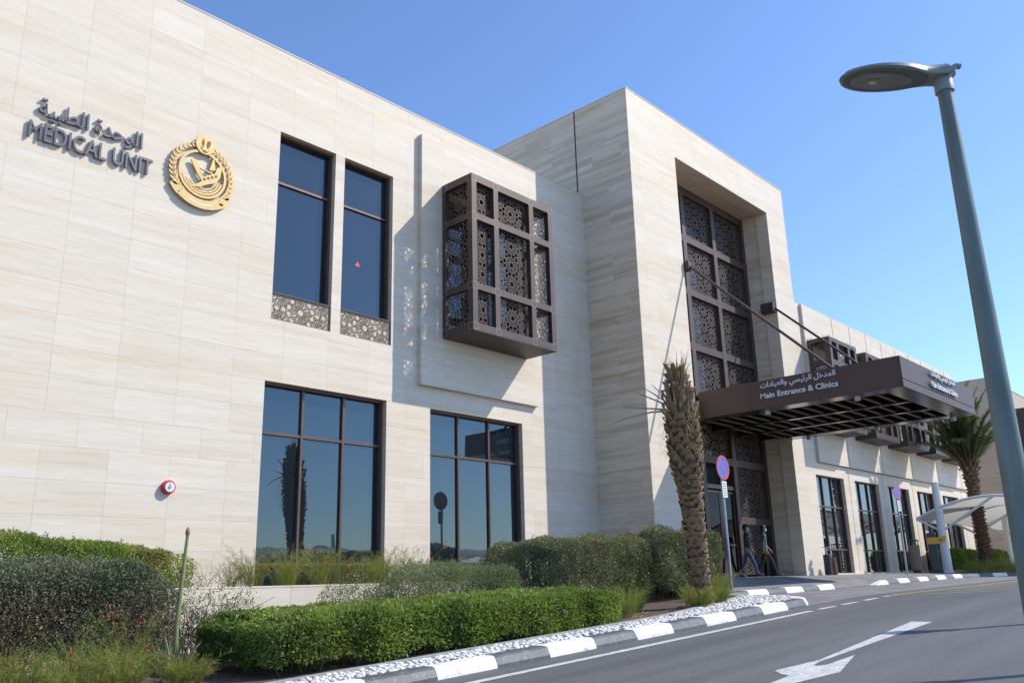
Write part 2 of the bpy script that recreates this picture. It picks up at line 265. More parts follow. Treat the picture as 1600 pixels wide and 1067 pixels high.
# ------------------------------------------------------------------ mesh helpers
class MB:
    def __init__(s): s.v = []; s.f = []; s.m = []; s.t = []
    def add(s, vs_, fs_, mi=0, tid=0.0):
        o = len(s.v); s.v += [tuple(p) for p in vs_]
        for q in fs_: s.f.append(tuple(i+o for i in q)); s.m.append(mi); s.t.append(tid)
        return s
    def box(s, x0, x1, y0, y1, z0, z1, mi=0, tid=0.0):
        return s.add([(x0,y0,z0),(x1,y0,z0),(x1,y1,z0),(x0,y1,z0),(x0,y0,z1),(x1,y0,z1),(x1,y1,z1),(x0,y1,z1)],
              [(0,3,2,1),(4,5,6,7),(0,1,5,4),(1,2,6,5),(2,3,7,6),(3,0,4,7)], mi, tid)
    def bbox(s, x0, x1, y0, y1, z0, z1, b=0.01, mi=0):
        """box with chamfered upright and front edges (small bevel all round, as a two-ring hull)"""
        P = []
        for (zz, d) in ((z0, b), (z0+b, 0), (z1-b, 0), (z1, b)):
            P += [(x0+d+b*(d==0), y0+d, zz), (x1-d-b*(d==0), y0+d, zz), (x1-d, y0+d+b*(d==0), zz), (x1-d, y1-d-b*(d==0), zz),
                  (x1-d-b*(d==0), y1-d, zz), (x0+d+b*(d==0), y1-d, zz), (x0+d, y1-d-b*(d==0), zz), (x0+d, y0+d+b*(d==0), zz)]
        F = [tuple(reversed(range(8))), tuple(range(24, 32))]
        for k in range(3):
            for i in range(8):
                j = (i+1) % 8; F.append((k*8+i, k*8+j, k*8+8+j, k*8+8+i))
        return s.add(P, F, mi)
    def bar(s, p0, p1, w, h, up=(0, 0, 1), mi=0):
        p0 = Vector(p0); p1 = Vector(p1); d = (p1-p0).normalized(); upv = Vector(up)
        a = d.cross(upv)
        if a.length < 1e-4: a = d.cross(Vector((1, 0, 0)))
        a.normalize(); b = a.cross(d).normalized(); a *= w/2; b *= h/2
        P = [p0-a-b, p0+a-b, p0+a+b, p0-a+b, p1-a-b, p1+a-b, p1+a+b, p1-a+b]
        return s.add(P, [(0,1,2,3),(7,6,5,4),(0,4,5,1),(1,5,6,2),(2,6,7,3),(3,7,4,0)], mi)
    def tube(s, pts, rs, n=10, mi=0, cap=True):
        pts = [Vector(p) for p in pts]; P = []; F = []
        if not hasattr(rs, '__len__'): rs = [rs]*len(pts)
        d0 = (pts[1]-pts[0]).normalized(); a = d0.orthogonal().normalized()
        for i, p in enumerate(pts):
            d = (pts[min(i+1, len(pts)-1)]-pts[max(i-1, 0)]).normalized()
            a = (a - d*a.dot(d)).normalized(); b = d.cross(a)
            for k in range(n):
                t = 2*PI*k/n; P.append(p + (a*math.cos(t)+b*math.sin(t))*rs[i])
        for i in range(len(pts)-1):
            for k in range(n):
                j = (k+1) % n; F.append((i*n+k, i*n+j, i*n+n+j, i*n+n+k))
        if cap: F.append(tuple(reversed(range(n)))); F.append(tuple(range((len(pts)-1)*n, len(pts)*n)))
        return s.add(P, F, mi)
    def lathe(s, prof, c=(0, 0, 0), n=20, mi=0):
        P = []; F = []
        for (r, z) in prof:
            for k in range(n): t = 2*PI*k/n; P.append((c[0]+r*math.cos(t), c[1]+r*math.sin(t), c[2]+z))
        for i in range(len(prof)-1):
            for k in range(n): j = (k+1) % n; F.append((i*n+k, i*n+j, i*n+n+j, i*n+n+k))
        F.append(tuple(reversed(range(n)))); F.append(tuple(range((len(prof)-1)*n, len(prof)*n)))
        return s.add(P, F, mi)
    def prism(s, poly, d0, d1, frame, mi=0):
        """polygon in (u,v), from depth d0 to d1, frame(u,v,d) -> xyz"""
        n = len(poly); P = [frame(u, v, d0) for u, v in poly]+[frame(u, v, d1) for u, v in poly]
        F = [tuple(range(n)), tuple(reversed(range(n, 2*n)))]
        for i in range(n): j = (i+1) % n; F.append((j, i, n+i, n+j))
        return s.add(P, F, mi)
    def ringp(s, outer, inner, d0, d1, frame, mi=0, closed=True):
        n = len(outer); P = []
        for d in (d0, d1):
            P += [frame(u, v, d) for u, v in outer]; P += [frame(u, v, d) for u, v in inner]
        F = []
        for i in range(n if closed else n-1):
            j = (i+1) % n
            F += [(i, j, n+j, n+i), (2*n+j, 2*n+i, 3*n+i, 3*n+j), (j, i, 2*n+i, 2*n+j), (n+i, n+j, 3*n+j, 3*n+i)]
        if not closed:
            F += [(0, n, 3*n, 2*n), (n-1, 2*n-1, 4*n-1, 3*n-1)]
        return s.add(P, F, mi)
    def mesh(s, name, mats, smooth=False):
        me = bpy.data.meshes.new(name); me.from_pydata(s.v, [], s.f)
        if not isinstance(mats, (list, tuple)): mats = [mats]
        for m in mats: me.materials.append(M[m] if isinstance(m, str) else m)
        me.polygons.foreach_set('material_index', s.m)
        if any(s.t):
            a = me.attributes.new('tid', 'FLOAT', 'FACE'); a.data.foreach_set('value', s.t)
        me.validate()
        if smooth:
            me.polygons.foreach_set('use_smooth', [True]*len(me.polygons))
            try: me.set_sharp_from_angle(angle=math.radians(40))
            except Exception: pass
        me.update()
        return me
    def build(s, name, mats, parent=None, smooth=False, **k):
        return link(s.mesh(name, mats, smooth), name, parent, **k)

def tag(o, label=None, cat=None, group=None, kind=None):
    if label: o['label'] = label
    if cat: o['category'] = cat
    if group: o['group'] = group
    if kind: o['kind'] = kind
    return o

def setpar(o, parent):
    o.parent = parent
    if parent is not None and parent.type == 'EMPTY' and parent.get('w'):
        o.matrix_parent_inverse = Matrix.Translation(-Vector(parent.location))

def link(me, name, parent=None, loc=(0, 0, 0), rot=(0, 0, 0), **k):
    o = bpy.data.objects.new(name, me); C.objects.link(o); o.location = loc; o.rotation_euler = rot
    if parent is not None: setpar(o, parent)
    return tag(o, **k)

def thing(name, loc, label, cat, group=None, rz=0, wc=False, kind=None):
    """Empty at the thing's base. wc: its children carry world coordinates"""
    o = bpy.data.objects.new(name, None); C.objects.link(o); o.location = loc; o.rotation_euler = (0, 0, rz)
    o.empty_display_size = 0.3
    if wc: o['w'] = 1
    return tag(o, label, cat, group, kind)

def kids(o): return [c for c in bpy.data.objects if c.parent == o]
def copy_tree(o, parent=None, skip=()):
    c = o.copy(); C.objects.link(c)
    if parent is not None: c.parent = parent
    for ch in kids(o):
        copy_tree(ch, c)
    return c

def cloud(name, quads, tids, mat, parent=None, **k):
    """quads: (N,4,3) array -> one mesh"""
    N = len(quads); me = bpy.data.meshes.new(name)
    me.vertices.add(N*4); me.vertices.foreach_set('co', quads.reshape(-1).astype(np.float32))
    me.loops.add(N*4); me.loops.foreach_set('vertex_index', np.arange(N*4, dtype=np.int32))
    me.polygons.add(N); me.polygons.foreach_set('loop_start', np.arange(N, dtype=np.int32)*4)
    me.polygons.foreach_set('loop_total', np.full(N, 4, dtype=np.int32))
    a = me.attributes.new('tid', 'FLOAT', 'FACE'); a.data.foreach_set('value', tids.astype(np.float32))
    me.materials.append(M[mat]); me.update(calc_edges=True); me.validate()
    return link(me, name, parent, **k)

# ------------------------------------------------------------------ terrain heights
KX = [-300, -40, 0, 16, 20, 36, 60, 400]
KZ = [-2.9, -2.6, -1.40, -0.65, -0.49, -0.29, -0.25, -0.25]
def H(x): return float(np.interp(x, KX, KZ))
def sheet(name, x0, x1, y0, y1, mat, dz=0.0, hf=None, extra_x=(), ys=None, **k):
    xs = sorted(set([x0, x1]+[x for x in KX if x0 < x < x1]+[x for x in extra_x if x0 < x < x1])); ysl = ys or [y0, y1]
    hf = hf or (lambda x, y: H(x))
    P = [(x, y, hf(x, y)+dz) for x in xs for y in ysl]; F = []; ny = len(ysl)
    for i in range(len(xs)-1):
        for j in range(ny-1): F.append((i*ny+j, (i+1)*ny+j, (i+1)*ny+j+1, i*ny+j+1))
    return MB().add(P, F).build(name, mat, **k)
sheet('ground', -300, 400, -300, 400, 'sand', -0.05, kind='structure')
sheet('road', -60, 120, -7.5, 7.82, 'asphalt', kind='structure')
sheet('far_pavement', -60, 120, -13.0, -7.75, 'paver', 0.12, kind='structure')
sheet('garden_soil', -8, 16.7, 7.95, 13.9, 'soil', 0.10, kind='structure')
m = MB(); m.add([(x, y, H(x)+.10) for x, y in [(16.7, 7.95), (17.2, 8.05), (17.62, 8.4), (17.9, 8.9), (18.2, 9.7), (18.45, 10.6), (18.7, 11.0), (18.7, 13.9), (16.7, 13.9)]], [tuple(range(9))]); m.build('garden_soil', 'soil', kind='structure')
sheet('garden_soil', 18.7, 20.0, 10.95, 12.8, 'soil', 0.125, kind='structure')
sheet('entrance_paving', 16.9, 120, 7.824, 10.62, 'paver', 0.004, kind='structure')
def walk_h(x, y):
    k = min(1, max(0, (x-24.9)/1.0))*min(1, max(0, (29.1-x)/1.0)); e = max(0, 1-(y-10.86)/.64)
    t = min(1, max(0, (y-10.86)/2.2)); return (H(x)+0.13-.118*k*e)*(1-t) + (-0.05)*t
sheet('walkway', 18.7, 57, 10.86, 16, 'paver', 0, walk_h, extra_x=[22, 24, 24.9, 25.4, 25.9, 28.1, 28.6, 29.1, 32, 40, 48], ys=[10.86, 11.5, 12.2, 13.06, 15.8], kind='structure')
# dropped kerb ramp in front of the entrance
def ramp_piece():
    m = MB()
    m.add([(25.9, 10.60, H(25.9)+.008), (28.1, 10.60, H(28.1)+.008), (28.1, 10.87, H(28.1)+.014), (25.9, 10.87, H(25.9)+.014)], [(0, 1, 2, 3)])
    m.build('kerb_ramp', 'paver', kind='structure')
ramp_piece()

# road markings (each a sheet 4 mm above the road)
def stripe(m, pts, dz=0.004):
    m.add([(x, y, H(x)+dz) for x, y in pts], [tuple(range(len(pts)))])
m = MB()
for a, b in ((-30, 0), (0, 15.9)): stripe(m, [(a, 7.20), (b, 7.20), (b, 7.34), (a, 7.34)])
m.build('road_edge_line', 'line', kind='structure')
m = MB(); x = 16.25
while x < 19.6:
    stripe(m, [(x, 7.22), (x+.75, 7.22), (x+.75, 7.34), (x, 7.34)]); x += 1.1
m.build('dashed_line', 'line', kind='structure')
m = MB()
stripe(m, [(20.02, 7.24), (35.9, 7.24), (35.9, 7.36), (20.02, 7.36)])
for i in range(10):
    x = 20.3+i*1.9; L_ = min(9.0, 35.9-x)
    stripe(m, [(x, 7.2), (x+.17, 7.2), (x+.17+L_*.9, 7.2-L_*.9), (x+L_*.9, 7.2-L_*.9)], 0.004)
m.build('yellow_box_marking', 'yellow_line', kind='structure')
m = MB()
m.add([(x, y, H(x)+.004) for x, y in [(14.19, 4.92), (9.9, 4.50), (9.0, 4.60), (8.80, 4.42), (8.75, 4.31), (8.26, 4.27), (7.3, 4.36), (7.0, 4.16), (8.32, 4.06), (9.12, 3.94), (10.4, 4.29), (9.58, 4.27), (9.45, 4.33), (9.50, 4.39), (9.72, 4.43), (14.17, 4.61)]], [tuple(range(16))])
m.build('road_arrow', 'line', kind='structure')

# ------------------------------------------------------------------ kerbs
def kerb_run(pts, root, first_white=True, step=1.0, h=0.145, drop0=None, drop1=None, inward=1):
    """blocks 1 m long along a polyline (road side), profile with sloping face"""
    P = [Vector(p) for p in pts]; seg = []; tot = 0
    for a, b in zip(P, P[1:]): seg.append((a, b, tot, (b-a).length)); tot += (b-a).length
    def at(s):
        for a, b, t0, L_ in seg:
            if s <= t0+L_+1e-6: return a+(b-a)*((s-t0)/L_), (b-a).normalized()
        a, b, t0, L_ = seg[-1]; return b, (b-a).normalized()
    s = 0; k = 0; mats = ('kerb_white', 'kerb_black')
    while s < tot-0.15:
        e = min(tot, s+step); m = MB(); ring = []
        g = 0.004; n_sub = 3
        for q in range(n_sub+1):
            t = s+g+(e-s-2*g)*q/n_sub; p, d = at(t); nrm = Vector((-d.y, d.x))*inward; z = H(p.x)
            hh = h
            if drop1 is not None and t > drop1[0]: hh = h+(0.012-h)*min(1, (t-drop1[0])/drop1[1])
            if drop0 is not None and t < drop0: hh = 0.012+(h-0.012)*t/drop0
            prof = [(0, -.06), (0.012, hh*.25), (0.055, hh*.82), (0.085, hh*.97), (0.13, hh), (0.275, hh), (0.285, hh*.9), (0.285, -.06)]
            ring.append([(p.x+nrm.x*w, p.y+nrm.y*w, z+zz) for w, zz in prof])
        n = len(ring[0]); V = [v for r_ in ring for v in r_]; F = []
        for q in range(n_sub):
            for i in range(n): j = (i+1) % n; F.append((q*n+i, (q+1)*n+i, (q+1)*n+j, q*n+j))
        F += [tuple(range(n)), tuple(reversed(range(n_sub*n, n_sub*n+n)))]
        m.add(V, F)
        m.build('kerb_block', mats[(k+(0 if first_white else 1)) % 2], root, smooth=False)
        s = e; k += 1
def kerb_root(loc):
    o = bpy.data.objects.new('kerb', None); C.objects.link(o); o.location = loc; o['w'] = 1; o['kind'] = 'structure'; return o
kr = kerb_root((5, 7.82, H(5)))
kerb_run([(-4.872, 7.82), (16.7, 7.82), (17.35, 7.95), (17.8, 8.3), (18.05, 8.8), (18.35, 9.6), (18.6, 10.55)], kr, True)
kr = kerb_root((22, 10.6, H(22)))
kerb_run([(18.9, 10.6), (25.9, 10.6)], kr, False, drop1=(6.0, 1.0))
kr = kerb_root((32, 10.6, H(32)))
kerb_run([(28.1, 10.6), (36.5, 10.7), (39.0, 10.65), (41.0, 10.1), (42.6, 8.9), (44.2, 6.9), (46, 4.3), (50, 0.5)], kr, True, drop0=0.9)
kr = kerb_root((10, -7.6, H(10)))
kerb_run([(50, -7.5), (-20, -7.5)], kr, True)

# pebble band, edging, pebbles
def inner_edge(x): return float(np.interp(x, [-8, 13, 15, 17, 18.3], [8.56, 8.66, 9.0, 9.45, 9.85]))
m = MB(); xs = [x*0.5-8 for x in range(0, 53)]
V = []; 
for x in xs:
    y = inner_edge(x); z = H(x)
    V += [(x, y, z+.05), (x, y+.07, z+.05), (x, y+.07, z+.17), (x, y, z+.17)]
F = []
for i in range(len(xs)-1):
    for k in range(4): j = (k+1) % 4; F.append((i*4+k, i*4+j, i*4+4+j, i*4+4+k))
m.add(V, F).build('garden_edging', 'concrete', kind='structure')
def pebbles():
    t = (1+5**.5)/2
    ico = np.array([(-1,t,0),(1,t,0),(-1,-t,0),(1,-t,0),(0,-1,t),(0,1,t),(0,-1,-t),(0,1,-t),(t,0,-1),(t,0,1),(-t,0,-1),(-t,0,1)])/math.sqrt(1+t*t)
    fc = [(0,11,5),(0,5,1),(0,1,7),(0,7,10),(0,10,11),(1,5,9),(5,11,4),(11,10,2),(10,7,6),(7,1,8),(3,9,4),(3,4,2),(3,2,6),(3,6,8),(3,8,9),(4,9,5),(2,4,11),(6,2,10),(8,6,7),(9,8,1)]
    # one subdivision
    V = [tuple(v) for v in ico]; F = []; cache = {}
    def midp(a, b):
        k = (min(a, b), max(a, b))
        if k not in cache:
            p = (np.array(V[a])+np.array(V[b])); p = p/np.linalg.norm(p); V.append(tuple(p)); cache[k] = len(V)-1
        return cache[k]
    for a, b, c in fc:
        ab, bc, ca = midp(a, b), midp(b, c), midp(c, a); F += [(a, ab, ca), (b, bc, ab), (c, ca, bc), (ab, bc, ca)]
    V = np.array(V); F = np.array(F)
    n = 3600; P = []
    while len(P) < n:
        x = random.uniform(3.5, 18.35); y0 = 8.1; y1 = inner_edge(x)
        if x > 16.7: y0 = float(np.interp(x, [16.7, 17.35, 17.8, 18.05, 18.35], [8.1, 8.25, 8.6, 9.1, 9.85]))+.03
        if y1-y0 < 0.03: continue
        y = random.uniform(8.1, 9.9)
        if y < y0 or y > y1: continue
        P.append((x, y, H(x)+.115+random.uniform(0, .035)))
    nv = len(V); allv = []; 
    for p in P:
        s = np.array([random.uniform(.026, .048), random.uniform(.022, .036), random.uniform(.014, .024)])
        a = random.uniform(0, PI); ca, sa = math.cos(a), math.sin(a)
        q = V*s*(1+0.10*np.sin(V[:, [1, 2, 0]]*3+a)); R_ = np.array([[ca, -sa, 0], [sa, ca, 0], [0, 0, 1]]); tl = random.uniform(-.5, .5)
        R2 = np.array([[1, 0, 0], [0, math.cos(tl), -math.sin(tl)], [0, math.sin(tl), math.cos(tl)]])
        allv.append(q @ R2.T @ R_.T + np.array(p))
    vv = np.concatenate(allv); ff = np.concatenate([F+i*nv for i in range(n)])
    me = bpy.data.meshes.new('pebbles'); me.vertices.add(len(vv)); me.vertices.foreach_set('co', vv.reshape(-1))
    me.loops.add(len(ff)*3); me.loops.foreach_set('vertex_index', ff.reshape(-1).astype(np.int32))
    me.polygons.add(len(ff)); me.polygons.foreach_set('loop_start', np.arange(len(ff), dtype=np.int32)*3); me.polygons.foreach_set('loop_total', np.full(len(ff), 3, dtype=np.int32))
    me.polygons.foreach_set('use_smooth', [True]*len(ff))
    me.materials.append(M['pebble']); me.update(calc_edges=True)
    link(me, 'pebbles', kind='stuff', label='white rounded pebbles filling the strip behind the striped kerb', cat='pebbles')
pebbles()

# ------------------------------------------------------------------ the hospital
HB = thing('hospital_building', (21.4, 16.2, -0.1), 'two storey travertine clad hospital with a taller square entrance block and bronze lattice bays', 'building', wc=True)
W_L, W_T, W_R = 16.2, 14.19, 14.19       # facade planes
XT0, XT1 = 21.37, 32.65                  # tower
TOPL, TOPT, TOPR = 12.49, 15.74, 10.75

def rects(u0, u1, z0, z1, holes):
    us = sorted({u0, u1, *[min(max(h[i], u0), u1) for h in holes for i in (0, 1)]})
    zs = sorted({z0, z1, *[min(max(h[i], z0), z1) for h in holes for i in (2, 3)]})
    out = []
    for a, b in zip(us, us[1:]):
        col = []
        for c, d in zip(zs, zs[1:]):
            if b-a < 1e-5 or d-c < 1e-5: continue
            um, zm = (a+b)/2, (c+d)/2
            if any(h[0] < um < h[1] and h[2] < zm < h[3] for h in holes): continue
            if col and abs(col[-1][3]-c) < 1e-6: col[-1][3] = d
            else: col.append([a, b, c, d])
        out += col
    return out

TILES = []   # (area, key, material, rect list, axis, plane, wallobj, tid)
cam = scene.camera; cmi = cam.matrix_world.inverted()
def pix_area(P):
    q = []
    for p in P:
        v = cmi @ Vector(p)
        if v.z > -0.1: return 0
        q.append((800+1343.4*v.x/-v.z, 533.5-1343.4*v.y/-v.z))
    cx = sum(a for a, _ in q)/len(q); cy = sum(b for _, b in q)/len(q)
    if not (-30 < cx < 1630 and -30 < cy < 1100): return 0
    A = 0
    for i in range(len(q)):
        a, b = q[i], q[(i+1) % len(q)]; A += a[0]*b[1]-a[1]*b[0]
    return abs(A)/2

def wall(axis, plane, u0, u1, z0, z1, holes=(), grooves=(), mat='stone', du=1.185, dz=0.6, uo=5.39, zo=6.12, th=0.5, depth=0.014, name='wall', tilt=0, reveal='reveal', vis=True):
    """solid backing with openings plus one slab per grid cell. axis 'y': faces -Y; axis 'x': faces -X"""
    m = MB(); d0 = plane+depth
    for a, b, c, d in rects(u0, u1, z0, z1, holes):
        if axis == 'y': m.box(a, b, d0, plane+th, c, d)
        else: m.box(d0, plane+th, a, b, c, d)
    wo = m.build(name, reveal, HB)
    allh = list(holes)+list(grooves)
    i0 = math.floor((u0-uo)/du); k0 = math.floor((z0-zo)/dz)
    k = k0
    while zo+k*dz < z1-1e-6:
        c, d = max(z0, zo+k*dz), min(z1, zo+(k+1)*dz); k += 1
        if d-c < 0.03: continue
        shift = 0 if (k % 9 != 4) else du/2
        i = i0-1
        while uo+shift+i*du < u1-1e-6:
            a, b = max(u0, uo+shift+i*du), min(u1, uo+shift+(i+1)*du); i += 1
            if b-a < 0.03: continue
            g = 0.0013
            rc = rects(a, b, c, d, [h for h in allh if h[0] < b and h[1] > a and h[2] < d and h[3] > c])
            rc2 = []
            for (p, q, r_, s_) in rc:
                rc2.append((p+(g if abs(p-a) < 1e-6 else 0), q-(g if abs(q-b) < 1e-6 else 0), r_+(g if abs(r_-c) < 1e-6 else 0), s_-(g if abs(s_-d) < 1e-6 else 0)))
            if not rc2: continue
            if axis == 'y': P = [(a, plane, c), (b, plane, c), (b, plane, d), (a, plane, d)]
            else: P = [(plane, a, c), (plane, b, c), (plane, b, d), (plane, a, d)]
            TILES.append([pix_area(P)*(1 if vis else .01)*sum((q-p)*(s_-r_) for p, q, r_, s_ in rc2)/((b-a)*(d-c)), axis, plane, depth, mat, rc2, wo, (a, b, c, d)])
    return wo

def flush_tiles():
    TILES.sort(key=lambda t: -t[0]); cache = {}; rest = {}
    for n, (area, axis, plane, depth, mat, rc, wo, cell) in enumerate(TILES):
        off = random.uniform(0, 0.0012)
        if n < 298 and area > 60:
            a, b, c, d = cell; cx, cz = (a+b)/2, (c+d)/2
            key = (axis, mat, tuple(tuple(round(v-w_, 4) for v, w_ in zip(r_, (cx, cx, cz, cz))) for r_ in rc))
            if key not in cache:
                m = MB()
                for (p, q, r_, s_) in key[2]:
                    if axis == 'y': m.box(p, q, 0, depth-.001, r_, s_)
                    else: m.box(0, depth-.001, p, q, r_, s_)
                cache[key] = m.mesh('stone_panel', mat)
            loc = (cx, plane-off, cz) if axis == 'y' else (plane-off, cx, cz)
            link(cache[key], 'stone_panel', wo, loc)
        else:
            m = rest.setdefault(mat, MB()); tid = random.uniform(.01, .55)
            for (p, q, r_, s_) in rc:
                if axis == 'y': m.box(p, q, plane-off, plane+depth-.001, r_, s_, tid=tid)
                else: m.box(plane-off, plane+depth-.001, p, q, r_, s_, tid=tid)
    for mat, m in rest.items(): m.build('stone_cladding', mat, HB, kind='stuff')

BOT = -0.35
# --- left wing
UP = [(9.79, 11.37, 5.74, 10.35), (11.64, 13.19, 5.74, 10.35)]
GR = [(9.72, 13.08, -0.1, 4.33), (14.50, 18.0, -0.1, 4.32)]
PAN = (14.07, 18.62, 4.87, 11.92)
BAYW = (14.98, 18.04, 6.45, 10.38)
wall('y', W_L, -8, XT0+0.4, -1.9, TOPL, holes=UP+GR+[(PAN[0]+.03, PAN[1]-.03, PAN[2]+.03, PAN[3]-.03)], mat='stone')
# raised panel behind the lattice bay
wall('y', W_L-0.14, PAN[0], PAN[1], PAN[2], PAN[3], holes=[BAYW], mat='stone', th=0.64, name='raised_panel')
# --- tower
PO = (24.17, 31.0, -0.35, 14.22)
wall('x', XT0, W_T, 24.0, BOT-.3, TOPT, holes=[], grooves=[(16.36, 16.42, TOPL-.4, TOPT)], mat='stone_tower', uo=15.12-1.185*2, name='wall', th=0.5)
wall('y', W_T, XT0+0.0145, XT1, BOT-.3, TOPT, holes=[PO], mat='stone', uo=21.9)
wall('x', XT1-1.6, W_T+0.0145, 15.75, BOT-.3, 14.23, mat='stone_tower', uo=13.9, name='portal_jamb', th=0.8)   # right jamb (x = 31.05)
m = MB(); m.box(XT0+.6, PO[0], W_T+.531, 16.2, BOT, TOPT); m.box(PO[0]-.0, 31.04, W_T+.531, 15.9, 14.235, TOPT)
m.build('portal_wall', 'stone_tower', HB)
MB().box(XT0+.003, XT0+.0135, 16.362, 16.418, TOPL-.4, TOPT).build('joint_seal', 'black', HB)
m = MB(); m.box(24.1, 31.05, W_T+.005, 15.75, 14.222, 14.234); m.build('portal_soffit', 'stone_tower', HB)
# back, roofs and copings
m = MB()
m.box(-8, XT0-.01, W_L+.51, 30, -1.9, TOPL-0.6); m.box(XT0+.51, XT1, 16.21, 30, BOT, TOPT-0.5)
m.box(XT1+.01, 53.2, 14.72, 30, BOT, TOPR-0.4)
m.build('building_core', 'reveal', HB)
m = MB()
m.box(-8, XT0-.006, W_L-.012, W_L+.5, TOPL+.001, TOPL+.03)
m.box(XT0-.012, XT1+.012, W_T-.012, W_T+.5, TOPT+.001, TOPT+.03); m.box(XT0-.012, XT0+.5, W_T+.501, 24.0, TOPT+.001, TOPT+.03)
m.build('roof_coping', 'stone', HB)
# --- right wing: lower plane, raised upper panels, grooves
RW = [(32.78+3.79*n, 32.78+3.79*n+2.66, -0.02, 3.74) for n in range(5)]
GX = [35.98+3.79*n for n in range(5)]
groovesL = [(g-.025, g+.025, -1, 12) for g in GX]
wall('y', W_R, XT1+.002, 53.2, BOT, 4.22, holes=RW, grooves=groovesL, mat='stone', uo=32.65, du=1.22)
wall('y', W_R-0.12, 33.05, 52.2, 4.24, TOPR, holes=[], grooves=[(g-.035, g+.035, 3, 12) for g in GX]+[(g-.035, g+.035, TOPR-.9, 12) for g in [x+1.9 for x in GX]], mat='stone', uo=33.05, du=1.22, th=0.62)
wall('y', W_R, XT1+.002, 33.049, 4.221, TOPR, mat='stone', uo=32.65, du=1.22); wall('y', W_R, 52.201, 53.2, 4.221, TOPR, mat='stone')
m = MB(); m.box(XT1+.02, 53.2, W_R-.10, W_R-.002, -0.5, 0.0); m.build('plinth', 'stone', HB)

# --- windows
def window(x0, x1, z0, z1, yp, cols, rows, root=HB, fw=0.055, mw=0.065, dep=0.12, dark_fr='frame', name='window', gl=0.055):
    """frame (part), mullions, transoms and panes (sub-parts)"""
    m = MB()
    dep = max(dep, gl+.06)
    m.bbox(x0+.002, x0+fw, yp, yp+dep, z0, z1, .006); m.bbox(x1-fw, x1-.002, yp, yp+dep, z0, z1, .006)
    m.bbox(x0+fw, x1-fw, yp, yp+dep, z1-fw, z1, .006); m.bbox(x0+fw, x1-fw, yp, yp+dep, z0, z0+fw, .006)
    dep = max(dep, gl+.06); m.box(x0, x1, yp+dep+.05, yp+dep+.07, z0, z1)
    w = m.build(name, dark_fr, root)
    xs = [x0+fw]+list(cols)+[x1-fw]; zs = [z0+fw]+sorted(rows)+[z1-fw]
    for c in cols:
        MB().bbox(c-mw/2, c+mw/2, yp+gl-.06, yp+gl+.05, z0+fw, z1-fw, .006).build('mullion', 'frame', w)
    for r_ in rows:
        for a, b in zip(xs, xs[1:]):
            MB().bbox(a+(mw/2 if a != xs[0] else 0), b-(mw/2 if b != xs[-1] else 0), yp+gl-.052, yp+gl+.05, r_-mw/2, r_+mw/2, .006).build('transom', 'frame', w)
    for a, b in zip(xs, xs[1:]):
        for c, d in zip(zs, zs[1:]):
            MB().box(a, b, yp+gl, yp+gl+.02, c, d).build('pane', 'glass', w)
    return w
for (a, b, c, d) in UP: window(a, b, c+.62, d, W_L+.13, [], [9.15], fw=.05, gl=.12)
window(*GR[0], W_L+.13, [10.84, 11.96], [3.23, 0.47], gl=.12)
window(*GR[1], W_L+.13, [15.67, 16.83], [3.19, 0.47], gl=.12)
window(*BAYW, W_L+.06, [16.5], [9.25])
for (a, b, c, d) in RW: window(a, b, c, d, W_R+.13, [a+.86, a+1.74], [2.55, 0.9], fw=.04, gl=.08)

# --- star lattice: twelve pointed rosettes, the bars are real strips
def lattice_segments(sp, W, Hh, ox=0, oz=0):
    """segments clipped to a W x Hh rectangle centred at 0; sp = distance between rosette centres"""
    R = sp/2; segs = []
    def pol(r, a): return (r*math.cos(a), r*math.sin(a))
    base = []
    for k in range(12):
        a = k*PI/6; h = PI/12
        base += [(pol(.26*R, a), pol(.42*R, a+h)), (pol(.26*R, a), pol(.42*R, a-h))]
        base += [(pol(.42*R, a+h), pol(.76*R, a+h*.42)), (pol(.42*R, a+h), pol(.76*R, a+2*h-h*.42))]
        o = pol(R, a)
        base += [(pol(.76*R, a+h*.42), o), (pol(.76*R, a-h*.42), o)]
        base += [(pol(.76*R, a+h*.42), pol(.86*R, a+h)), (pol(.86*R, a+h), pol(.76*R, a+2*h-h*.42))]
        if k % 2 == 1:      # towards the small triangles between the rosettes
            c = pol(R*1.1547, a)
            base += [(o, (o[0]+(c[0]-o[0])*.5-(c[1])*.045, o[1]+(c[1]-o[1])*.5+c[0]*.045)), (o, (o[0]+(c[0]-o[0])*.5+(c[1])*.045, o[1]+(c[1]-o[1])*.5-c[0]*.045))]
    base = [(a, b) for a, b in base]
    hx, hz = W/2, Hh/2
    nx = int(W/sp)+3; nz = int(Hh/(sp*.866))+3
    for j in range(-nz, nz+1):
        for i in range(-nx, nx+1):
            cx = (j*sp*.866)+oz*0; cz = i*sp+(sp/2 if j % 2 else 0)
            cx += ox; cz += oz
            if abs(cx) > hx+sp or abs(cz) > hz+sp: continue
            for (a, b) in base:
                # rotate 90 deg so that columns are vertical
                p = (cx+a[1], cz+a[0]); q = (cx+b[1], cz+b[0])
                t0, t1 = 0.0, 1.0; dx, dz = q[0]-p[0], q[1]-p[1]; ok = True
                for P_, D_, lim in ((p[0], dx, hx), (p[1], dz, hz)):
                    for sgn in (1, -1):
                        num = lim-sgn*P_; den = sgn*D_
                        if abs(den) < 1e-9:
                            if num < 0: ok = False
                        elif den > 0: t1 = min(t1, num/den)
                        else: t0 = max(t0, num/den)
                if ok and t1-t0 > 1e-3: segs.append(((p[0]+dx*t0, p[1]+dz*t0), (p[0]+dx*t1, p[1]+dz*t1)))
    return segs
LAT = {}
